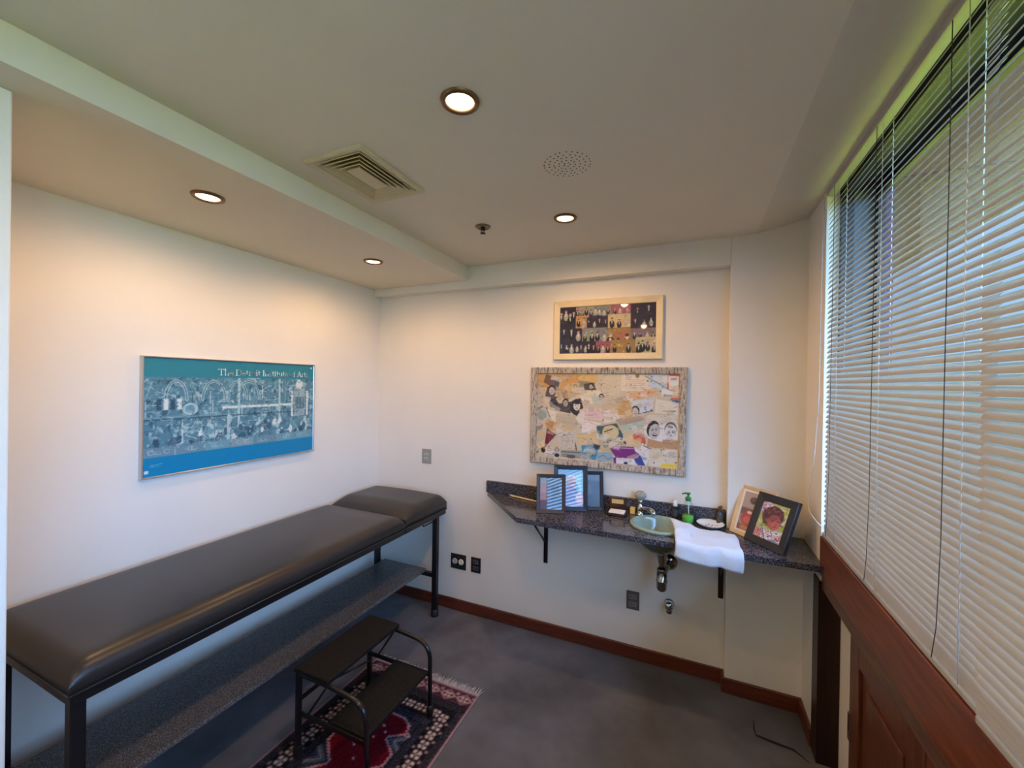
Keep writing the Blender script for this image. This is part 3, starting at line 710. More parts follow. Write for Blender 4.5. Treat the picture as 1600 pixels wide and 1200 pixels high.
def ph_C(W, H):
    c = Canvas(W, H, (88, 100, 116), 600); c.ell(W * .4, H * .45, W * .2, H * .2, (150, 130, 126)); c.rect(W * .15, H * .62, W * .7, H, (70, 84, 110)); c.rect(0, 0, W, H * .2, (150, 168, 182)); c.blur(4); c.a *= .5; c.grain(.015); return c
def ph_W(W, H):
    c = Canvas(W, H, (160, 136, 122), 700)
    c.rect(0, 0, W, H * .42, (176, 154, 144)); c.rect(0, H * .42, W, H * .6, (120, 84, 80))
    c.ell(W * .42, H * .2, W * .16, H * .09, (84, 66, 66)); c.ell(W * .38, H * .18, W * .05, H * .04, (120, 98, 92)); c.ell(W * .50, H * .24, W * .05, H * .03, (50, 40, 44))
    c.ell(W * .44, H * .68, W * .36, H * .19, (176, 72, 72)); c.ell(W * .36, H * .52, W * .10, H * .04, (236, 214, 200)); c.ell(W * .34, H * .72, W * .16, H * .10, (206, 104, 100)); c.ell(W * .6, H * .6, W * .14, H * .1, (140, 56, 62))
    c.rect(0, H * .86, W, H, (132, 84, 72)); c.ell(W * .3, H * .93, W * .2, H * .06, (196, 128, 84)); c.blur(4); c.grain(.02); return c
def ph_K(W, H):
    c = Canvas(W, H, (170, 176, 120), 800); r = random.Random(4)
    for k in range(120): c.ell(r.uniform(0, W), r.uniform(0, H * .7), r.uniform(.004, .012), r.uniform(.003, .010), r.choice([(150, 170, 70), (196, 206, 150), (206, 176, 170), (120, 130, 70), (214, 208, 190), (170, 196, 60)]))
    c.ell(W * .24, H * .2, W * .26, H * .2, (202, 180, 196))
    for k in range(26): c.ell(W * r.uniform(.02, .42), H * r.uniform(.02, .32), .005, .004, r.choice([(120, 88, 120), (236, 226, 236), (170, 110, 140)]))
    c.ell(W * .50, H * .36, W * .38, H * .27, (84, 42, 48), -.3)
    for k in range(150):
        a = r.uniform(0, 2 * PI); q_ = r.uniform(.5, 1.05); c.ell(W * (.50 + .36 * q_ * math.cos(a)), H * (.36 + .26 * q_ * math.sin(a)), .006, .005, r.choice([(66, 30, 40), (104, 56, 62), (124, 74, 78), (90, 46, 54)]))
    c.ell(W * .60, H * .50, W * .23, H * .20, (170, 86, 84), -.35); c.ell(W * .66, H * .56, W * .15, H * .12, (188, 100, 96), -.35); c.ell(W * .54, H * .40, W * .16, H * .07, (142, 70, 72), -.35)
    c.ell(W * .54, H * .475, W * .05, H * .013, (64, 30, 34), -.2); c.ell(W * .72, H * .45, W * .045, H * .012, (64, 30, 34), -.3); c.ell(W * .68, H * .53, W * .035, H * .02, (150, 74, 74), -.3); c.ell(W * .66, H * .60, W * .07, H * .014, (140, 44, 56), -.3)
    c.ell(W * .36, H * .50, W * .05, H * .045, (150, 78, 76))
    c.blur(3)
    c.poly([(W * .12, H * .70), (W * .5, H * .76), (W * .98, H * .66), (W, H), (0, H)], (214, 200, 214)); c.ell(W * .14, H * .88, W * .16, H * .14, (206, 128, 112)); c.ell(W * .88, H * .86, W * .10, H * .06, (186, 116, 104))
    for k in range(150): c.ell(W * r.uniform(.1, 1), H * r.uniform(.72, 1), .0028, .0022, r.choice([(110, 88, 130), (240, 232, 240), (150, 110, 130), (80, 74, 110)]))
    c.line((W * .25, H * .72), (W * .45, H * .98), .004, (120, 100, 120)); c.ell(W * .76, H * .97, W * .2, H * .03, (130, 140, 170)); c.grain(.02); return c
photo_frame('picture_frame', 'small dark brown photo frame in front, leftmost of three on the counter', (1.464, -.302), 20.4, .172, .226, 11.5, .022, .016, 'brown_frame', ph_A)
photo_frame('picture_frame', 'tallest navy photo frame, in the middle of three left of the basin', (1.541, -.208), 19.8, .203, .269, 11.5, .026, .016, 'navy_frame', ph_B)
u = Vector((math.cos(math.radians(20.5)), math.sin(math.radians(20.5)))); rb = Vector((1.721, -.114)) + u * .101
photo_frame('picture_frame', 'dark photo frame at the back, rightmost of three left of the basin', tuple(rb - u * .172), 20.5, .172, .233, 11.5, .022, .014, 'black_frame', ph_C)
photo_frame('picture_frame', 'pale wooden photo frame leaning behind the big black frame in the corner', (2.479, -.116), -47.1, .205, .257, 19.5, .020, .016, 'pale_wood_frame', ph_W, .012)
photo_frame('picture_frame', 'wide black photo frame with girl portrait leaning in the counter corner', (2.536, -.205), -50.2, .217, .253, 23, .038, .020, 'black_frame', ph_K)

# ---- small things on the counter
for (a, b, lab) in (((1.165, -.030, .891), (1.36, -.085, .891), 'pale wooden pencil lying nearest the backsplash on the counter left end'), ((1.19, -.048, .891), (1.40, -.098, .891), 'pale wooden pencil in front of the other one at the counter left end')):
    t = thing('pencil', lab, 'pencil', a, group='pencils on the counter')
    va, vb = Vector(a), Vector(b); d = vb - va
    obj('shaft', TB([va + d * .12, vb], .0048, 6), 'pencil_wood', t); obj('tip', TB([va, va + d * .12], [.0012, .0048], 6), 'plastic_cream', t)
t = thing('card_box', 'open brown wooden card box with a gold label beside the photo frames', 'box', (1.895, -.10, .8855))
obj('lid', obox(bmesh.new(), (1.893, -.052, .930), (.048, .006, 0), (-.0006, .005, .0012), (0, -.010, .042), .001), 'brown_box', t)
obj('label_plate', obox(bmesh.new(), (1.8935, -.0655, .950), (.034, .004, 0), (-.0001, .0008, .0003), (0, -.003, .013)), 'gold', t, 'gold label plate')
bm = BX((1.848, -.150, .886), (1.950, -.066, .890)); bx(bm, (1.848, -.150, .886), (1.950, -.146, .902)); bx(bm, (1.848, -.070, .886), (1.950, -.066, .902)); bx(bm, (1.848, -.15, .886), (1.852, -.066, .902)); bx(bm, (1.946, -.15, .886), (1.950, -.066, .902))
obj('tray', bm, 'brown_box', t); obj('cards', BX((1.855, -.143, .890), (1.943, -.073, .906), .001), 'paper_white', t, 'white paper cards')
t = tag(obj('sponge', BX((1.965, -.062, .8855), (1.993, -.030, .922), .003), 'yellow'), 'small yellow block between the card box and the tap', 'sponge')
x, y, z = 2.280, -.075, .8855
t = thing('soap_bottle', 'clear pump bottle of green soap with green pump beside the basin', 'soap dispenser', (x, y, z))
obj('bottle', LT([(.001, 0), (.028, 0), (.0305, .004), (.0305, .075), (.028, .095), (.018, .118), (.013, .124), (.013, .132)], (x, y, z), 28, caps=False), 'bottle_clear', t)
obj('liquid', LT([(.001, .002), (.027, .002), (.029, .006), (.029, .042), (.001, .042)], (x, y, z), 28), 'soap_green', t, 'green liquid soap')
bm = LT([(.015, .122), (.016, .126), (.016, .138), (.010, .144), (.005, .146), (.005, .156), (.012, .158), (.012, .166), (.004, .168)], (x, y, z), 20); tube(bm, [(x, y, z + .162), (x - .018, y - .006, z + .163), (x - .032, y - .010, z + .158)], [.006, .005, .004], 8)
obj('pump', bm, 'plastic_green', t); obj('dip_tube', TB([(x, y, z + .125), (x + .004, y, z + .045)], .0025, 8), 'plastic_white', t)
x, y = 2.213, -.047
t = thing('lotion_tube', 'small clear bottle with white cap standing against backsplash, left of soap', 'bottle', (x, y, z))
obj('bottle', LT([(.001, 0), (.0125, 0), (.0135, .003), (.0135, .070), (.010, .078)], (x, y, z), 20, caps=False), 'bottle_clear', t); obj('cap', LT([(.0115, .076), (.012, .079), (.012, .105), (.010, .108), (.001, .108)], (x, y, z), 20), 'plastic_white', t)
obj('label_band', LT([(.0139, .020), (.0139, .055)], (x, y, z), 20, caps=False), 'plastic_slate', t)
x, y = 2.392, -.095
t = thing('soap_dish', 'round white dish painted with pink flowers right of the soap bottle', 'dish', (x, y, z))
obj('dish', LT([(.028, 0), (.034, .001), (.055, .010), (.068, .020), (.069, .022), (.066, .022), (.052, .012), (.030, .006), (.001, .006)], (x, y, z), 36), 'plastic_white', t)
bm = bmesh.new()
for k in range(9):
    a = k * 2.4; rr = .008 + .0035 * k; lathe(bm, [(.006, 0), (.005, .0006)], (x + rr * math.cos(a), y + rr * math.sin(a), z + .0065 + max(0, rr - .03) * .30), 8)
simple('flower_pink', rgb(206, 110, 150), .5, nscale=200, var=.4); obj('flower_decal', bm, 'flower_pink', t, 'pink flower motif')
x, y = 2.440, -.043
t = thing('small_jar', 'little dark jar with knobbly stopper at the right end of backsplash', 'jar', (x, y, z))
obj('jar', LT([(.001, 0), (.015, 0), (.017, .004), (.017, .06), (.012, .070), (.011, .076)], (x, y, z), 18), 'dark_jar', t)
bm = bmesh.new()
for k in range(9): bmesh.ops.create_uvsphere(bm, u_segments=8, v_segments=6, radius=.006, matrix=Matrix.Translation((x + .008 * math.cos(k * 2.4), y + .008 * math.sin(k * 2.4), z + .080 + .0028 * k)))
obj('stopper', bm, 'bronze', t)
# ---- towel
bm = bmesh.new(); U, V = 34, 30; G = []
def tow(u, v):                                            # u across, v from back edge to hanging hem
    x = 2.212 + .288 * u + .014 * math.sin(v * 2.2) - .055 * max(0, .45 - v) * (1 - u)
    yb = -.172 - .030 * u * (1 - v) ; Ln = .30 + .048 + .010 * u; s = v * Ln; yf = -.432; top = yb - yf
    wr = .0035 * math.sin(u * 9 + v * 2) + .004 * math.sin(u * 17 + 1.3 - v * 5) + .003 * math.sin(v * 16 + u * 4)
    lift = .892 + .012 * math.exp(-((u - .02) / .2) ** 2) + max(0, wr) + .002
    dd = ((x - SX) / SRX) ** 2 + ((yb - min(s, top) - SY) / SRY) ** 2; lift += .013 * max(0, min(1, (1.35 - dd) / .3))
    if s < top: y, zz = yb - s, lift
    else:
        q = s - top; rb_ = .018
        if q < rb_ * PI / 2: a = q / rb_; y, zz = yf - rb_ * math.sin(a), lift - rb_ + rb_ * math.cos(a)
        else: y, zz = yf - rb_ - .25 * wr - .004, lift - rb_ - (q - rb_ * PI / 2)
        y += .9 * wr * min(1, q / .04)
    return (x + .004 * math.sin(v * 9), y, zz)
for j in range(V + 1): G.append([bm.verts.new(tow(i / U, j / V)) for i in range(U + 1)])
for j in range(V):
    for i in range(U): bm.faces.new((G[j][i], G[j][i + 1], G[j + 1][i + 1], G[j + 1][i])).smooth = True
bmesh.ops.recalc_face_normals(bm, faces=bm.faces)
o = tag(obj('hand_towel', bm, 'towel'), 'white hand towel draped over the counter edge beside the basin', 'towel')
md = o.modifiers.new('thick', 'SOLIDIFY'); md.thickness = .005; md.offset = 1 if False else 0

# ---- switch and sockets on the back wall
def plate(name, label, cat, x0, x1, z0, z1, mat, group=None):
    t = thing(name, label, cat, ((x0 + x1) / 2, 0, (z0 + z1) / 2), group=group)
    obj('plate', BX((x0, -.008, z0), (x1, -.001, z1), .002), mat, t); return t
t = plate('light_switch', 'grey double light switch on the back wall above the couch headrest', 'switch', .432, .512, 1.035, 1.142, 'plastic_grey')
for a, b in ((1.062, 1.083), (1.094, 1.115)): obj('rocker', BX((.450, -.0115, a), (.494, -.007, b), .002), 'plastic_grey_light', t)
t = plate('wall_socket', 'wide black two-hole connector plate on the back wall beside couch leg', 'socket', .700, .825, .298, .404, 'plastic_black')
for x, mt in ((.735, 'plastic_grey_light'), (.788, 'plastic_cream')):
    o = obj('connector', LT([(.021, .006), (.021, .012), (.017, .016), (.006, .016), (.005, .012), (.001, .012)], (x, 0, .352), 22, '-Y'), mt, t)
for x, z_ in ((.712, .388), (.765, .385), (.812, .385), (.712, .314), (.765, .316), (.812, .315)):
    obj('screw', LT([(.004, .007), (.004, .0095), (.001, .0095)], (x, 0, z_), 10, '-Y'), 'plastic_slate', t)
def duplex(t, xc, zc, mt):
    for dz in (-.022, .022):
        o = obj('outlet', BX((xc - .022, -.0115, zc + dz - .014), (xc + .022, -.007, zc + dz + .014), .003), mt, t)
        bm = bmesh.new()
        for dx in (-.008, .008): lathe(bm, [(.0032, .0112), (.0032, .0121)], (xc + dx, 0, zc + dz), 10, '-Y')
        obj('pin_holes', bm, 'hole_dark', o)
t = plate('wall_socket', 'narrow black double socket right of the wide connector plate', 'socket', .868, .944, .298, .405, 'plastic_black'); duplex(t, .906, .352, 'plastic_slate')
t = plate('wall_socket', 'taupe double socket on the wall below the basin, left of the trap', 'socket', 1.945, 2.020, .294, .404, 'plastic_brown'); duplex(t, 1.9825, .350, 'plastic_brown_light')

# ---- collage of event photographs, cream frame
def person(c, x, y, s, suit, skin=(206, 176, 160), shirt=(214, 210, 206)):
    c.ell(x, y + s * 1.9, s * .95, s * 1.5, suit); c.poly([(x - s * .3, y + s * .7), (x + s * .3, y + s * .7), (x, y + s * 2.2)], shirt); c.ell(x, y, s * .42, s * .56, skin); c.ell(x, y - s * .3, s * .42, s * .32, random.choice([(60, 50, 56), (150, 140, 136), (90, 76, 70)]))
cx0, cx1, cz0, cz1 = 1.462, 2.130, 1.801, 2.178; fw_ = .040
CW, CH = cx1 - cx0 - 2 * fw_ + .004, cz1 - cz0 - 2 * fw_ + .004
cv = Canvas(CW, CH, (40, 32, 58), 420); r = random.Random(8); random.seed(8)
tiles = [(0, 0, .18, .38, 0, 4), (.18, 0, .36, .24, 1, 4), (.36, 0, .55, .22, 2, 4), (.55, 0, .75, .2, 3, 3), (.75, 0, 1, .26, 0, 2), (0, .38, .25, .72, 0, 3), (.18, .2, .30, .46, 4, 2), (.30, .24, .52, .47, 0, 4), (.52, .2, .75, .48, 5, 3),
         (.75, .24, 1, .5, 0, 3), (.25, .46, .52, .76, 2, 4), (.52, .48, .75, 1, 6, 3), (.75, .5, 1, .74, 7, 4), (0, .72, .17, 1, 0, 3), (.17, .74, .40, 1, 0, 5), (.40, .74, .55, 1, 3, 3), (.55, .72, .80, 1, 6, 2), (.80, .68, 1, 1, 5, 4)]
bgs = [(42, 34, 60), (150, 142, 134), (128, 130, 124), (150, 84, 104), (176, 136, 96), (188, 170, 134), (150, 120, 76), (128, 112, 116)]
for x0, y0, x1, y1, k, n in tiles:
    X0, X1, Y0_, Y1_ = x0 * CW, x1 * CW, y0 * CH, y1 * CH; cv.rect(X0, Y0_, X1, Y1_, bgs[k])
    for j in range(6): cv.rect(X0 + r.uniform(0, .8) * (X1 - X0), Y0_ + r.uniform(0, .5) * (Y1_ - Y0_), X0 + r.uniform(.3, 1) * (X1 - X0), Y0_ + r.uniform(.3, 1) * (Y1_ - Y0_), tuple(int(v * r.uniform(.7, 1.25)) for v in bgs[k]), .5)
    for j in range(n):
        s = (Y1_ - Y0_) * r.uniform(.14, .19); person(cv, X0 + (X1 - X0) * (j + .5 + r.uniform(-.15, .15)) / n, Y0_ + (Y1_ - Y0_) * r.uniform(.26, .5), s, r.choice([(28, 26, 36), (30, 28, 40), (160, 158, 150), (46, 46, 52)]))
    msk = (cv.X > X1) & (cv.X < X1)
for x0, y0, x1, y1, k, n in tiles:
    cv.line((x0 * CW, y1 * CH), (x1 * CW, y1 * CH), .0016, (50, 44, 60), .6)
for k in range(260):
    x, y = r.uniform(0, CW), r.uniform(0, CH); ix, iyy = int(x / CW * (cv.w - 1)), int(y / CH * (cv.h - 1)); c0 = cv.a[iyy, ix] * 255 * r.uniform(.6, 1.5)
    cv.ell(x, y, r.uniform(.002, .009), r.uniform(.002, .010), tuple(np.clip(c0, 0, 245)), r.uniform(0, 3), .55)
cv.blur(1); cv.grain(.05, 3)
t = thing('picture_frame', 'cream-framed collage of event photographs hanging above the big paper collage', 'picture', (cx0, -.001, cz0))
obj('moulding', ring(bmesh.new(), (cx0, -.001, cz0), (1, 0, 0), (0, 0, 1), (0, -1, 0), cx1 - cx0, cz1 - cz0, fw_, .024, .006), 'cream_frame', t)
pic('photo_collage', cv, (cx0 + fw_ - .002, -.012, cz0 + fw_ - .002), (1, 0, 0), (0, 0, 1), 'print_glass', t)
# ---- big collage of papers
cx0, cx1, cz0, cz1 = 1.313, 2.265, 1.126, 1.754; fw_ = .040
CW, CH = cx1 - cx0 - 2 * fw_ + .004, cz1 - cz0 - 2 * fw_ + .004
cv = Canvas(CW, CH, (206, 190, 162), 520); r = random.Random(21)
def Pp(x, y):
    tp, bt = 128 + .014 * (x - 125), 925 + .085 * (x - 125); return ((x - 125) / 1312 * CW, (y - tp) / (bt - tp) * CH)
def PL(pts, c, al=1.0): cv.poly([Pp(*p) for p in pts], c, al)
def txt(p, q, n, c=(120, 110, 100), sp=14, wd=.0016):      # n grey text lines below the line p-q
    for k in range(n):
        a, b = Pp(p[0], p[1] + k * sp), Pp(q[0] - r.uniform(0, .25) * (q[0] - p[0]), q[1] + k * sp); cv.line(a, b, wd, c, .55)
def face(x, y, s, bgc=(60, 54, 52), skin=(196, 180, 168), hair=(36, 30, 30)):
    X, Y = Pp(x, y); s = s / 1312 * CW; cv.ell(X, Y - s * .2, s * .62, s * .75, hair); cv.ell(X, Y, s * .48, s * .62, skin)
    for d in (-.18, .18): cv.ell(X + d * s, Y - s * .08, s * .09, s * .05, (40, 34, 34))
    cv.ell(X, Y + s * .3, s * .16, s * .05, (110, 70, 66)); cv.ell(X, Y + s * .1, s * .06, s * .08, tuple(int(v * .88) for v in skin))
PL([(125, 130), (560, 140), (520, 330), (200, 330), (125, 260)], (196, 150, 92)); PL([(360, 140), (540, 145), (530, 270), (350, 300)], (206, 156, 88)); txt((375, 150), (500, 150), 2, (60, 44, 30)); txt((380, 180), (520, 185), 6, (150, 110, 70))
PL([(125, 260), (250, 270), (210, 420), (125, 440)], (190, 178, 156)); PL([(330, 280), (450, 290), (460, 380), (350, 400)], (170, 120, 66))
PL([(220, 140), (362, 185), (330, 290), (192, 215)], (110, 82, 66)); PL([(310, 195), (360, 205), (345, 270), (302, 250)], (80, 74, 72))
PL([(540, 140), (720, 142), (715, 230), (545, 260)], (214, 176, 112)); PL([(545, 200), (700, 225), (690, 260), (540, 270)], (150, 136, 110)); PL([(595, 235), (690, 225), (712, 295), (600, 295)], (82, 74, 66)); face(662, 262, 34)
PL([(725, 140), (950, 145), (925, 350), (780, 340)], (216, 202, 172)); txt((745, 165), (920, 168), 9, (170, 150, 124), 18)
PL([(945, 150), (1220, 155), (1200, 300), (935, 305)], (228, 214, 190)); txt((980, 200), (1190, 205), 6, (160, 120, 104), 17, .002); cv.ell(*Pp(1080, 165), .011, .013, (150, 130, 80))
PL([(1180, 150), (1330, 150), (1330, 310), (1170, 260)], (196, 210, 218)); PL([(1330, 148), (1440, 150), (1440, 420), (1380, 420), (1330, 300)], (214, 110, 90)); PL([(1345, 170), (1425, 172), (1425, 320), (1345, 315)], (232, 226, 216)); txt((1360, 190), (1410, 190), 2, (40, 36, 36), 12, .004); txt((1350, 262), (1420, 262), 2, (70, 64, 60), 12)
PL([(1285, 290), (1420, 300), (1420, 370), (1290, 365)], (226, 228, 226)); txt((1300, 345), (1415, 350), 2, (50, 46, 46), 12, .004); cv.line(Pp(1145, 165), Pp(1385, 318), .004, (120, 110, 104)); PL([(1350, 385), (1430, 395), (1425, 425)], (60, 140, 180))
PL([(425, 290), (520, 240), (550, 330), (450, 375)], (214, 170, 92)); face(512, 270, 34); txt((455, 330), (530, 310), 4, (150, 110, 60), 12)
PL([(548, 300), (745, 298), (800, 390), (690, 430), (560, 390)], (226, 214, 188)); txt((565, 310), (730, 315), 5, (150, 134, 110), 15); PL([(660, 350), (790, 350), (800, 400), (690, 430)], (190, 196, 182)); face(762, 362, 34); PL([(600, 380), (660, 398), (640, 425), (595, 405)], (156, 120, 84))
PL([(1080, 310), (1200, 290), (1260, 340), (1060, 380), (920, 370)], (222, 176, 132)); cv.pline([Pp(1090, 330), Pp(1130, 320), Pp(1160, 340), Pp(1190, 310)], .004, (190, 90, 70))
PL([(890, 395), (1010, 385), (1050, 545), (930, 570)], (206, 166, 112)); txt((905, 410), (1010, 402), 9, (166, 126, 76), 15)
PL([(1030, 400), (1230, 370), (1210, 490), (1050, 540)], (206, 212, 214)); face(1068, 500, 56, hair=(34, 34, 60)); txt((1110, 430), (1210, 415), 3, (90, 110, 150), 15); cv.line(Pp(1095, 520), Pp(1215, 490), .005, (60, 96, 150))
PL([(1240, 380), (1430, 420), (1430, 530), (1230, 510)], (222, 216, 200)); txt((1300, 494), (1430, 496), 1, (30, 28, 30), 12, .006); PL([(1170, 530), (1430, 520), (1430, 600), (1160, 600)], (214, 206, 188)); txt((1240, 520), (1420, 540), 3, (170, 156, 130))
PL([(235, 260), (330, 290), (290, 410), (200, 385)], (86, 74, 66)); face(280, 300, 60, skin=(206, 190, 176)); PL([(205, 350), (270, 360), (265, 415), (200, 395)], (196, 184, 168))
PL([(260, 400), (320, 350), (480, 420), (470, 515), (320, 485)], (70, 54, 46)); cv.ell(*Pp(370, 390), .03, .02, (206, 186, 160)); face(420, 420, 50, skin=(186, 160, 138)); cv.ell(*Pp(300, 420), .03, .03, (40, 30, 30))
PL([(455, 410), (565, 370), (592, 460), (525, 545), (475, 500)], (40, 34, 34)); face(530, 445, 70, skin=(222, 206, 190)); cv.ell(*Pp(530, 405), .024, .016, (34, 28, 28))
PL([(125, 450), (200, 430), (280, 560), (200, 600), (130, 560)], (196, 190, 176)); cv.ell(*Pp(180, 530), .032, .034, (150, 160, 150)); txt((125, 470), (195, 440), 2, (50, 46, 44), 14, .006); cv.line(Pp(230, 465), Pp(268, 545), .008, (60, 58, 58))
PL([(230, 470), (330, 500), (320, 600), (280, 570)], (226, 214, 190)); PL([(320, 520), (520, 530), (580, 600), (470, 690), (330, 600)], (196, 180, 150)); txt((345, 545), (520, 560), 8, (140, 124, 100), 14)
PL([(550, 480), (590, 470), (770, 470), (780, 590), (590, 560)], (224, 196, 190)); txt((640, 490), (760, 490), 5, (190, 130, 130), 16); PL([(520, 560), (600, 480), (610, 580), (560, 610)], (224, 214, 198)); PL([(585, 570), (770, 610), (720, 640), (720, 700), (580, 690)], (232, 218, 206)); PL([(780, 500), (900, 460), (925, 580), (790, 610)], (226, 214, 206)); txt((810, 530), (900, 510), 3, (170, 160, 160))
PL([(740, 450), (900, 390), (890, 440), (800, 490)], (204, 184, 154)); PL([(890, 575), (1110, 540), (1160, 570), (940, 640)], (176, 160, 140)); txt((980, 600), (1130, 570), 3, (110, 96, 86)); PL([(935, 630), (1120, 590), (1160, 640), (960, 690)], (176, 196, 184))
PL([(205, 575), (345, 600), (320, 680), (240, 660)], (198, 146, 86)); txt((220, 580), (330, 605), 4, (130, 90, 50)); PL([(120, 640), (200, 620), (195, 680), (125, 680)], (196, 190, 180)); txt((125, 640), (190, 630), 4, (30, 28, 28), 13, .005)
PL([(120, 690), (235, 690), (215, 830), (120, 900)], (202, 184, 152)); PL([(235, 655), (330, 715), (210, 845)], (112, 30, 44)); txt((250, 740), (280, 720), 3, (170, 110, 110))
PL([(120, 790), (210, 770), (215, 830), (120, 850)], (226, 210, 170)); cv.ell(*Pp(135, 835), .008, .008, (214, 156, 40)); txt((125, 880), (160, 870), 2, (40, 36, 30), 12, .005); cv.ell(*Pp(200, 860), .014, .018, (30, 26, 26))
PL([(335, 640), (410, 690), (380, 730), (330, 690)], (214, 206, 190)); PL([(350, 700), (372, 690), (380, 720), (355, 725)], (50, 48, 48)); PL([(230, 840), (380, 840), (370, 930), (220, 910)], (224, 214, 200)); txt((245, 850), (300, 850), 2, (110, 60, 56), 18, .004); PL([(310, 845), (375, 845), (372, 930), (308, 925)], (200, 192, 180)); face(341, 868, 34, hair=(40, 36, 36)); cv.ell(*Pp(341, 912), .017, .012, (34, 32, 34))
PL([(340, 690), (520, 680), (540, 830), (370, 850)], (206, 196, 176)); txt((380, 760), (470, 740), 2, (100, 120, 150)); txt((520, 790), (540, 850), 3, (50, 46, 44), 20, .005); PL([(520, 710), (630, 700), (640, 800), (560, 810)], (218, 192, 142)); PL([(640, 700), (740, 690), (745, 800), (640, 810)], (222, 190, 136))
PL([(380, 860), (590, 870), (590, 945), (375, 930)], (160, 160, 150)); txt((385, 878), (585, 888), 1, (60, 60, 62), 12, .007); cv.ell(*Pp(480, 925), .03, .012, (90, 92, 92)); txt((400, 905), (560, 915), 2, (80, 80, 80), 16, .004)
PL([(720, 640), (905, 608), (965, 720), (860, 780), (750, 800)], (66, 100, 108)); cv.ell(*Pp(850, 695), .05, .045, (214, 196, 150)); cv.line(Pp(795, 690), Pp(870, 660), .005, (50, 44, 50)); PL([(740, 760), (800, 740), (1000, 800), (900, 880), (750, 870)], (196, 180, 140))
for k in range(26): cv.ell(*Pp(r.uniform(760, 1010), r.uniform(735, 860)), r.uniform(.004, .010), r.uniform(.004, .009), r.choice([(60, 84, 110), (40, 50, 70), (222, 206, 170), (120, 140, 150), (150, 150, 140)]))
PL([(580, 820), (680, 810), (740, 860), (720, 955), (600, 950)], (70, 140, 180)); cv.ell(*Pp(650, 870), .034, .026, (120, 176, 200)); cv.pline([Pp(600, 880), Pp(640, 850), Pp(690, 880), Pp(720, 870)], .004, (220, 226, 226)); PL([(690, 800), (760, 820), (740, 870), (690, 830)], (46, 70, 90))
PL([(730, 880), (870, 880), (880, 970), (730, 965)], (150, 176, 186)); cv.pline([Pp(740, 930), Pp(790, 910), Pp(830, 950), Pp(870, 930)], .004, (90, 120, 150))
PL([(980, 720), (1160, 700), (1160, 800), (1010, 820)], (224, 196, 150)); cv.ell(*Pp(1100, 735), .034, .024, (206, 100, 80)); cv.ell(*Pp(1140, 780), .014, .022, (206, 100, 80))
PL([(870, 830), (1070, 830), (1190, 940), (1160, 1010), (890, 980)], (222, 218, 222)); PL([(850, 850), (880, 825), (1060, 830), (1070, 870), (1110, 900), (1060, 940), (900, 930)], (124, 50, 126)); PL([(880, 930), (905, 930), (905, 985), (885, 985)], (110, 60, 120)); cv.line(Pp(885, 838), Pp(1065, 845), .006, (190, 150, 190)); PL([(1060, 940), (1115, 905), (1160, 1005), (1090, 1000)], (64, 76, 150)); cv.ell(*Pp(990, 985), .012, .010, (60, 60, 80)); cv.ell(*Pp(1155, 920), .020, .022, (150, 186, 206))
PL([(1130, 790), (1240, 870), (1190, 950), (1110, 900)], (226, 218, 216)); cv.line(Pp(1140, 815), Pp(1230, 862), .004, (60, 50, 60))
PL([(1180, 750), (1425, 770), (1420, 850), (1170, 830)], (190, 150, 112)); PL([(1190, 850), (1425, 850), (1420, 1030), (1185, 1000)], (218, 208, 184)); txt((1210, 870), (1400, 880), 7, (196, 184, 160), 18); PL([(1290, 985), (1415, 990), (1415, 1030), (1295, 1025)], (236, 206, 70)); txt((1310, 1000), (1400, 1005), 1, (200, 160, 50), 12, .004)
PL([(1140, 640), (1200, 600), (1425, 610), (1425, 760), (1330, 755), (1290, 780), (1200, 755), (1150, 720)], (226, 222, 218)); 
cv.ell(*Pp(1220, 662), .034, .050, (44, 42, 44), .25); cv.ell(*Pp(1232, 684), .031, .046, (190, 188, 186), .25)
cv.ell(*Pp(1366, 668), .034, .046, (104, 100, 98)); cv.ell(*Pp(1366, 688), .033, .045, (212, 210, 208)); cv.ell(*Pp(1362, 640), .016, .008, (140, 136, 134), .2)
for ex, ey, rx in ((1216, 672, .0055), (1246, 668, .0055), (1352, 690, .005), (1382, 690, .005)):
    cv.ell(*Pp(ex, ey), rx, .0028, (46, 44, 46)); cv.line(Pp(ex - 9, ey - 12), Pp(ex + 9, ey - 13), .0022, (96, 92, 92))
cv.ell(*Pp(1234, 716), .013, .008, (50, 42, 44)); cv.ell(*Pp(1234, 711), .010, .003, (228, 226, 224)); cv.ell(*Pp(1233, 692), .004, .003, (140, 138, 136))
cv.ell(*Pp(1367, 722), .007, .0025, (110, 96, 96)); cv.ell(*Pp(1367, 706), .004, .0025, (166, 162, 160)); cv.ell(*Pp(1345, 708), .008, .007, (196, 194, 192)); cv.ell(*Pp(1398, 690), .006, .012, (170, 168, 166))
for k in range(90):                                      # small scraps, stamps and handwriting over the papers
    x, y, a, w_, h_ = r.uniform(140, 1420), r.uniform(160, 980), r.uniform(-.6, .6), r.uniform(20, 60), r.uniform(12, 34); q_ = [(x + dx * math.cos(a) - dy * math.sin(a), y + dx * math.sin(a) + dy * math.cos(a)) for dx, dy in ((-w_, -h_), (w_, -h_), (w_, h_), (-w_, h_))]
    if not (1140 < x < 1430 and 590 < y < 790) and not (440 < x < 600 and 370 < y < 540): PL(q_, r.choice([(222, 206, 176), (206, 186, 150), (196, 186, 170), (226, 216, 204), (214, 180, 132), (176, 170, 160), (230, 226, 220)]), .55)
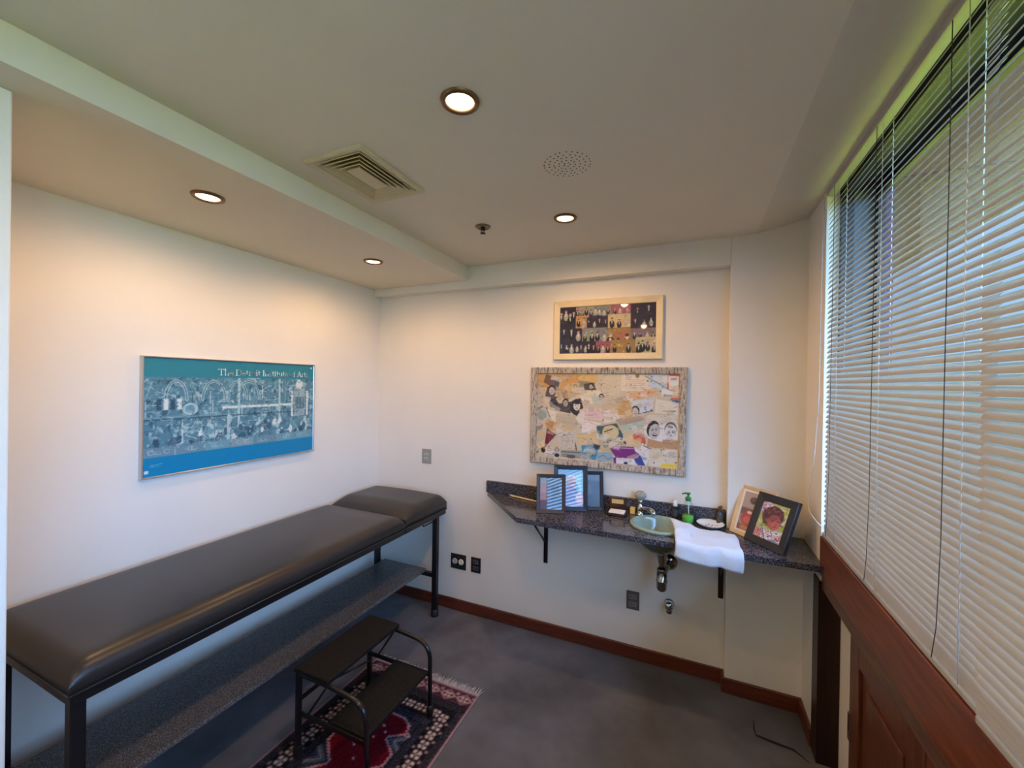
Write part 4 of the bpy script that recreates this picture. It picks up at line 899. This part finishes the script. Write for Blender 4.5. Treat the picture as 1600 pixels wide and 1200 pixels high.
for k in range(420):
    x, y, a, w_ = r.uniform(130, 1430), r.uniform(150, 1000), r.choice([0, .1, -.2, .5, -.5, r.uniform(-.7, .7)]), r.uniform(8, 60)
    cv.line(Pp(x, y), Pp(x + w_ * math.cos(a), y + w_ * math.sin(a)), r.choice([.0012, .0016, .0025]), r.choice([(80, 72, 66), (130, 116, 100), (150, 136, 116), (90, 70, 60), (240, 234, 222)]), .6)
for k in range(130): cv.ell(*Pp(r.uniform(130, 1430), r.uniform(150, 1000)), r.uniform(.002, .006), r.uniform(.002, .006), r.choice([(60, 54, 50), (120, 100, 84), (170, 150, 120), (90, 90, 96), (234, 226, 210)]), 0, .6)
cv.blur(1); cv.grain(.03, 5)
t = thing('picture_frame', 'large collage of old papers and portraits in a grey bark-textured frame', 'picture', (cx0, -.001, cz0))
obj('moulding', ring(bmesh.new(), (cx0, -.001, cz0), (1, 0, 0), (0, 0, 1), (0, -1, 0), cx1 - cx0, cz1 - cz0, fw_, .028, .004), 'bark_frame', t)
pic('paper_collage', cv, (cx0 + fw_ - .002, -.014, cz0 + fw_ - .002), (1, 0, 0), (0, 0, 1), 'print_glass', t)

# ---- museum poster on the left wall
py0, py1, pz0, pz1 = -1.547, -.628, 1.183, 1.747; fw_ = .008
CW, CH = py1 - py0 - 2 * fw_, pz1 - pz0 - 2 * fw_
cv = Canvas(CW, CH, (34, 132, 156), 430); r = random.Random(12)
iy0, iy1 = (pz1 - fw_ - 1.652) , (pz1 - fw_ - 1.279)
cv.rect(0, 0, CW, iy0, (38, 128, 146)); cv.rect(0, iy1, CW, CH, (0, 128, 176)); cv.rect(0, iy0, CW, iy1, (82, 130, 148))
Dk, Md, Lt, Vl = (44, 84, 106), (106, 154, 170), (164, 198, 204), (204, 220, 218)
def cl(c): return c
H_ = iy1 - iy0; keep = cv.a.copy(); band = (cv.Y > iy0) & (cv.Y < iy1)
for k in range(420):                                     # busy machine-hall texture
    x, y = r.uniform(0, CW), iy0 + r.uniform(0, H_); cv.ell(x, y, r.uniform(.004, .020), r.uniform(.004, .016), r.choice([Dk, Md, Md, (66, 112, 134), Lt]), r.uniform(0, 3), .75)
for k in range(120):
    x, y = r.uniform(0, CW), iy0 + r.uniform(0, H_); a = r.choice([0, PI / 2, r.uniform(0, 3)]); l_ = r.uniform(.02, .08); cv.line((x, y), (x + l_ * math.cos(a), y + l_ * math.sin(a)), r.uniform(.002, .004), r.choice([Dk, Lt, Vl]))
def arcp(cx, cy, rx, ry, a0, a1, wd, c): cv.pline([(cx + rx * math.cos(a0 + (a1 - a0) * k / 14), cy + ry * math.sin(a0 + (a1 - a0) * k / 14)) for k in range(15)], wd, c)
yb = iy0 + H_ * .40
for cx_, rr in ((.13, .045), (.30, .055), (.42, .05), (.48, .06)): arcp(cx_, iy0 + H_ * .30, rr, H_ * .25, PI, 2 * PI, .013, Lt); arcp(cx_, iy0 + H_ * .30, rr, H_ * .25, PI, 2 * PI, .004, Dk)
cv.rect(.34, yb, .74, yb + .014, Vl)
for x in (.42, .66): cv.rect(x, iy0, x + .013, yb + .12, Lt)
for x in (.37, .70): cv.rect(x, iy0 + .01, x + .008, yb, Md)
cv.rect(0, iy0 + H_ * .50, .42, iy0 + H_ * .53, Md); cv.rect(0, iy0 + H_ * .53, CW, iy0 + H_ * .545, Dk)
for k in range(4): cv.rect(.05 + k * .028, iy0 + H_ * .28, .07 + k * .028, iy0 + H_ * .42, Vl if k % 2 else Dk)
cv.ell(.19, iy0 + H_ * .42, .035, .030, Lt); cv.ell(.19, iy0 + H_ * .42, .022, .019, Md)
cv.rect(.765, iy0 + .03, .84, iy0 + H_ * .62, (140, 168, 178)); cv.ell(.80, iy0 + .035, .024, .028, Vl); cv.rect(.745, iy0 + H_ * .2, .758, iy0 + H_ * .62, Vl); cv.rect(.852, iy0 + H_ * .2, .865, iy0 + H_ * .62, Vl)
for k in range(6): cv.rect(.775 + .011 * k, iy0 + H_ * .3, .781 + .011 * k, iy0 + H_ * .5, Dk)
for k in range(46):                                      # generic crowd of workers
    x, y = r.uniform(.01, CW - .01), iy0 + H_ * r.uniform(.62, .86); s = r.uniform(.010, .017); c_ = r.choice([Lt, Vl, Dk, Md, (70, 100, 122)]); a = r.uniform(-.6, .6)
    cv.ell(x, y + s * 1.3, s * .9, s * 1.6, c_, a); cv.ell(x + s * a, y - s * .5, s * .48, s * .55, r.choice([Lt, (140, 160, 166)])); cv.line((x, y + s), (x + s * r.uniform(-2, 2), y + s * 1.8), s * .4, c_)
cv.rect(.155, iy0 + H_ * .55, .160, iy0 + H_ * .85, Vl); cv.rect(.365, iy0 + H_ * .53, .383, iy0 + H_ * .9, Lt)
for k in range(7):
    x0 = .0 + k * CW / 7; cv.rect(x0, iy0 + H_ * .88, x0 + CW / 7 - .004, iy1, r.choice([Md, (126, 156, 168), (104, 140, 158)]))
    for j in range(6): arcp(x0 + r.uniform(.02, .1), iy0 + H_ * .94, .012, .010, r.uniform(0, 3), r.uniform(3, 6), .002, Lt)
for k in range(900):
    x, y = r.uniform(0, CW), iy0 + r.uniform(0, H_ * .9); c_ = r.choice([Dk, (34, 70, 92), Lt, Vl, Md, (214, 220, 216), (62, 112, 134)]); a = r.uniform(0, 3.1); l_ = r.uniform(.004, .018)
    if k % 3: cv.line((x, y), (x + l_ * math.cos(a), y + l_ * math.sin(a)), r.uniform(.0014, .0036), c_, .85)
    else: arcp(x, y, l_, l_ * r.uniform(.5, 1.2), a, a + r.uniform(1.5, 4), .0018, c_)
cv.blur(1); cv.grain(.03, 9)
cv.a[~band] = keep[~band]
for x0, y0_, x1, y1_ in ((.006, CH - .030, .022, CH - .016), (CW - .022, .012, CW - .012, .022)): cv.rect(x0, y0_, x1, y1_, (206, 220, 224))
cv.line((.028, CH - .052), (.075, CH - .055), .0022, (120, 180, 206)); cv.line((.028, CH - .045), (.064, CH - .047), .0018, (120, 180, 206))
t = thing('museum_poster', 'teal museum poster with a blue mural picture in slim metal frame', 'poster', (.001, py0, pz0))
obj('moulding', ring(bmesh.new(), (.001, py0, pz0), (0, 1, 0), (0, 0, 1), (1, 0, 0), py1 - py0, pz1 - pz0, fw_, .028, .004), 'aluminium', t)
pic('print', cv, (.020, py0 + fw_, pz0 + fw_), (0, 1, 0), (0, 0, 1), 'print_matt', t)
def arc(cx, cy, rx, ry, a0, a1, n=12): return [(cx + rx * math.cos(math.radians(a0 + (a1 - a0) * k / n)), cy + ry * math.sin(math.radians(a0 + (a1 - a0) * k / n))) for k in range(n + 1)]
TK, TN = .125, .065
GL = {'T': (.86, [([(.03, .96), (.79, .96)], TN), ([(.41, .02), (.41, .96)], TK), ([(.26, .03), (.56, .03)], TN), ([(.05, .98), (.03, .80)], TN), ([(.77, .98), (.79, .80)], TN)]),
      'h': (.66, [([(.13, .02), (.13, 1.04)], TK), (arc(.32, .42, .19, .24, 170, 0) + [(.51, .02)], .1), ([(.03, .03), (.24, .03)], TN), ([(.41, .03), (.62, .03)], TN), ([(.03, 1.02), (.13, 1.04)], TN)]),
      'e': (.58, [(arc(.29, .33, .24, .31, 10, 330, 20), .1), ([(.07, .38), (.52, .38)], TN)]),
      'D': (.90, [([(.16, .02), (.16, .96)], TK), ([(.03, .03), (.40, .03)] + arc(.40, .495, .42, .465, -90, 90, 16) + [(.03, .96)], .1)]),
      't': (.42, [([(.18, .84), (.18, .14)] + arc(.29, .13, .11, .11, 180, 300, 6), .1), ([(.03, .63), (.36, .63)], TN)]),
      'r': (.46, [([(.14, .02), (.14, .64)], TK), ([(.14, .42)] + arc(.30, .47, .15, .17, 170, 60, 6), .09), ([(.03, .03), (.27, .03)], TN), ([(.04, .62), (.14, .64)], TN)]),
      'o': (.64, [(arc(.31, .33, .25, .31, 0, 360, 24), .1)]),
      'i': (.32, [([(.15, .02), (.15, .64)], TK), ([(.15, .84), (.15, .93)], .12), ([(.04, .03), (.27, .03)], TN), ([(.04, .62), (.15, .64)], TN)]),
      'I': (.40, [([(.19, .02), (.19, .96)], TK), ([(.05, .03), (.34, .03)], TN), ([(.05, .96), (.34, .96)], TN)]),
      'n': (.68, [([(.13, .02), (.13, .64)], TK), (arc(.32, .42, .19, .22, 170, 0) + [(.51, .02)], .1), ([(.03, .03), (.24, .03)], TN), ([(.41, .03), (.62, .03)], TN), ([(.03, .62), (.13, .64)], TN)]),
      's': (.48, [([(.40, .54)] + arc(.23, .49, .15, .15, 30, 220, 8) + [(.30, .31)] + arc(.24, .17, .16, .15, 50, -150, 8), .085)]),
      'u': (.68, [([(.12, .64), (.12, .22)] + arc(.31, .22, .19, .20, 180, 330, 8), .1), ([(.51, .64), (.51, .02)], TK), ([(.03, .63), (.12, .63)], TN), ([(.42, .63), (.51, .63)], TN), ([(.51, .03), (.60, .03)], TN)]),
      'f': (.40, [([(.16, .02), (.16, .80)] + arc(.28, .84, .12, .16, 180, 50, 6), .1), ([(.04, .63), (.34, .63)], TN), ([(.04, .03), (.29, .03)], TN)]),
      'A': (.84, [([(.10, .02), (.42, .98)], TN), ([(.42, .98), (.73, .02)], TK), ([(.20, .34), (.62, .34)], TN), ([(.01, .03), (.22, .03)], TN), ([(.61, .03), (.84, .03)], TN)]), ' ': (.30, [])}
text = 'The Detroit Institute of Arts'; adv = sum(GL[c][0] for c in text)
ty0, ty1, tz, ch_ = -1.222, -.673, 1.6655, .0335; ks = (ty1 - ty0) / adv
bm = bmesh.new(); px_ = 0
for c in text:
    for P_, wd in GL[c][1]:
        for (x0, y0_), (x1, y1_) in zip(P_, P_[1:]):
            a = Vector((0, ty0 + (px_ + x0) * ks, tz + y0_ * ch_)); b = Vector((0, ty0 + (px_ + x1) * ks, tz + y1_ * ch_)); d = b - a
            if d.length < 1e-6: continue
            d.normalize(); n_ = Vector((1, 0, 0)).cross(d) * (wd * ch_ / 2); e_ = d * (wd * ch_ * .3); off = Vector((.0204, 0, 0))
            bm.faces.new([bm.verts.new(v + off) for v in (a - e_ - n_, b + e_ - n_, b + e_ + n_, a - e_ + n_)])
    px_ += GL[c][0]
obj('lettering', bm, 'letter_white', t, 'white serif title lettering')
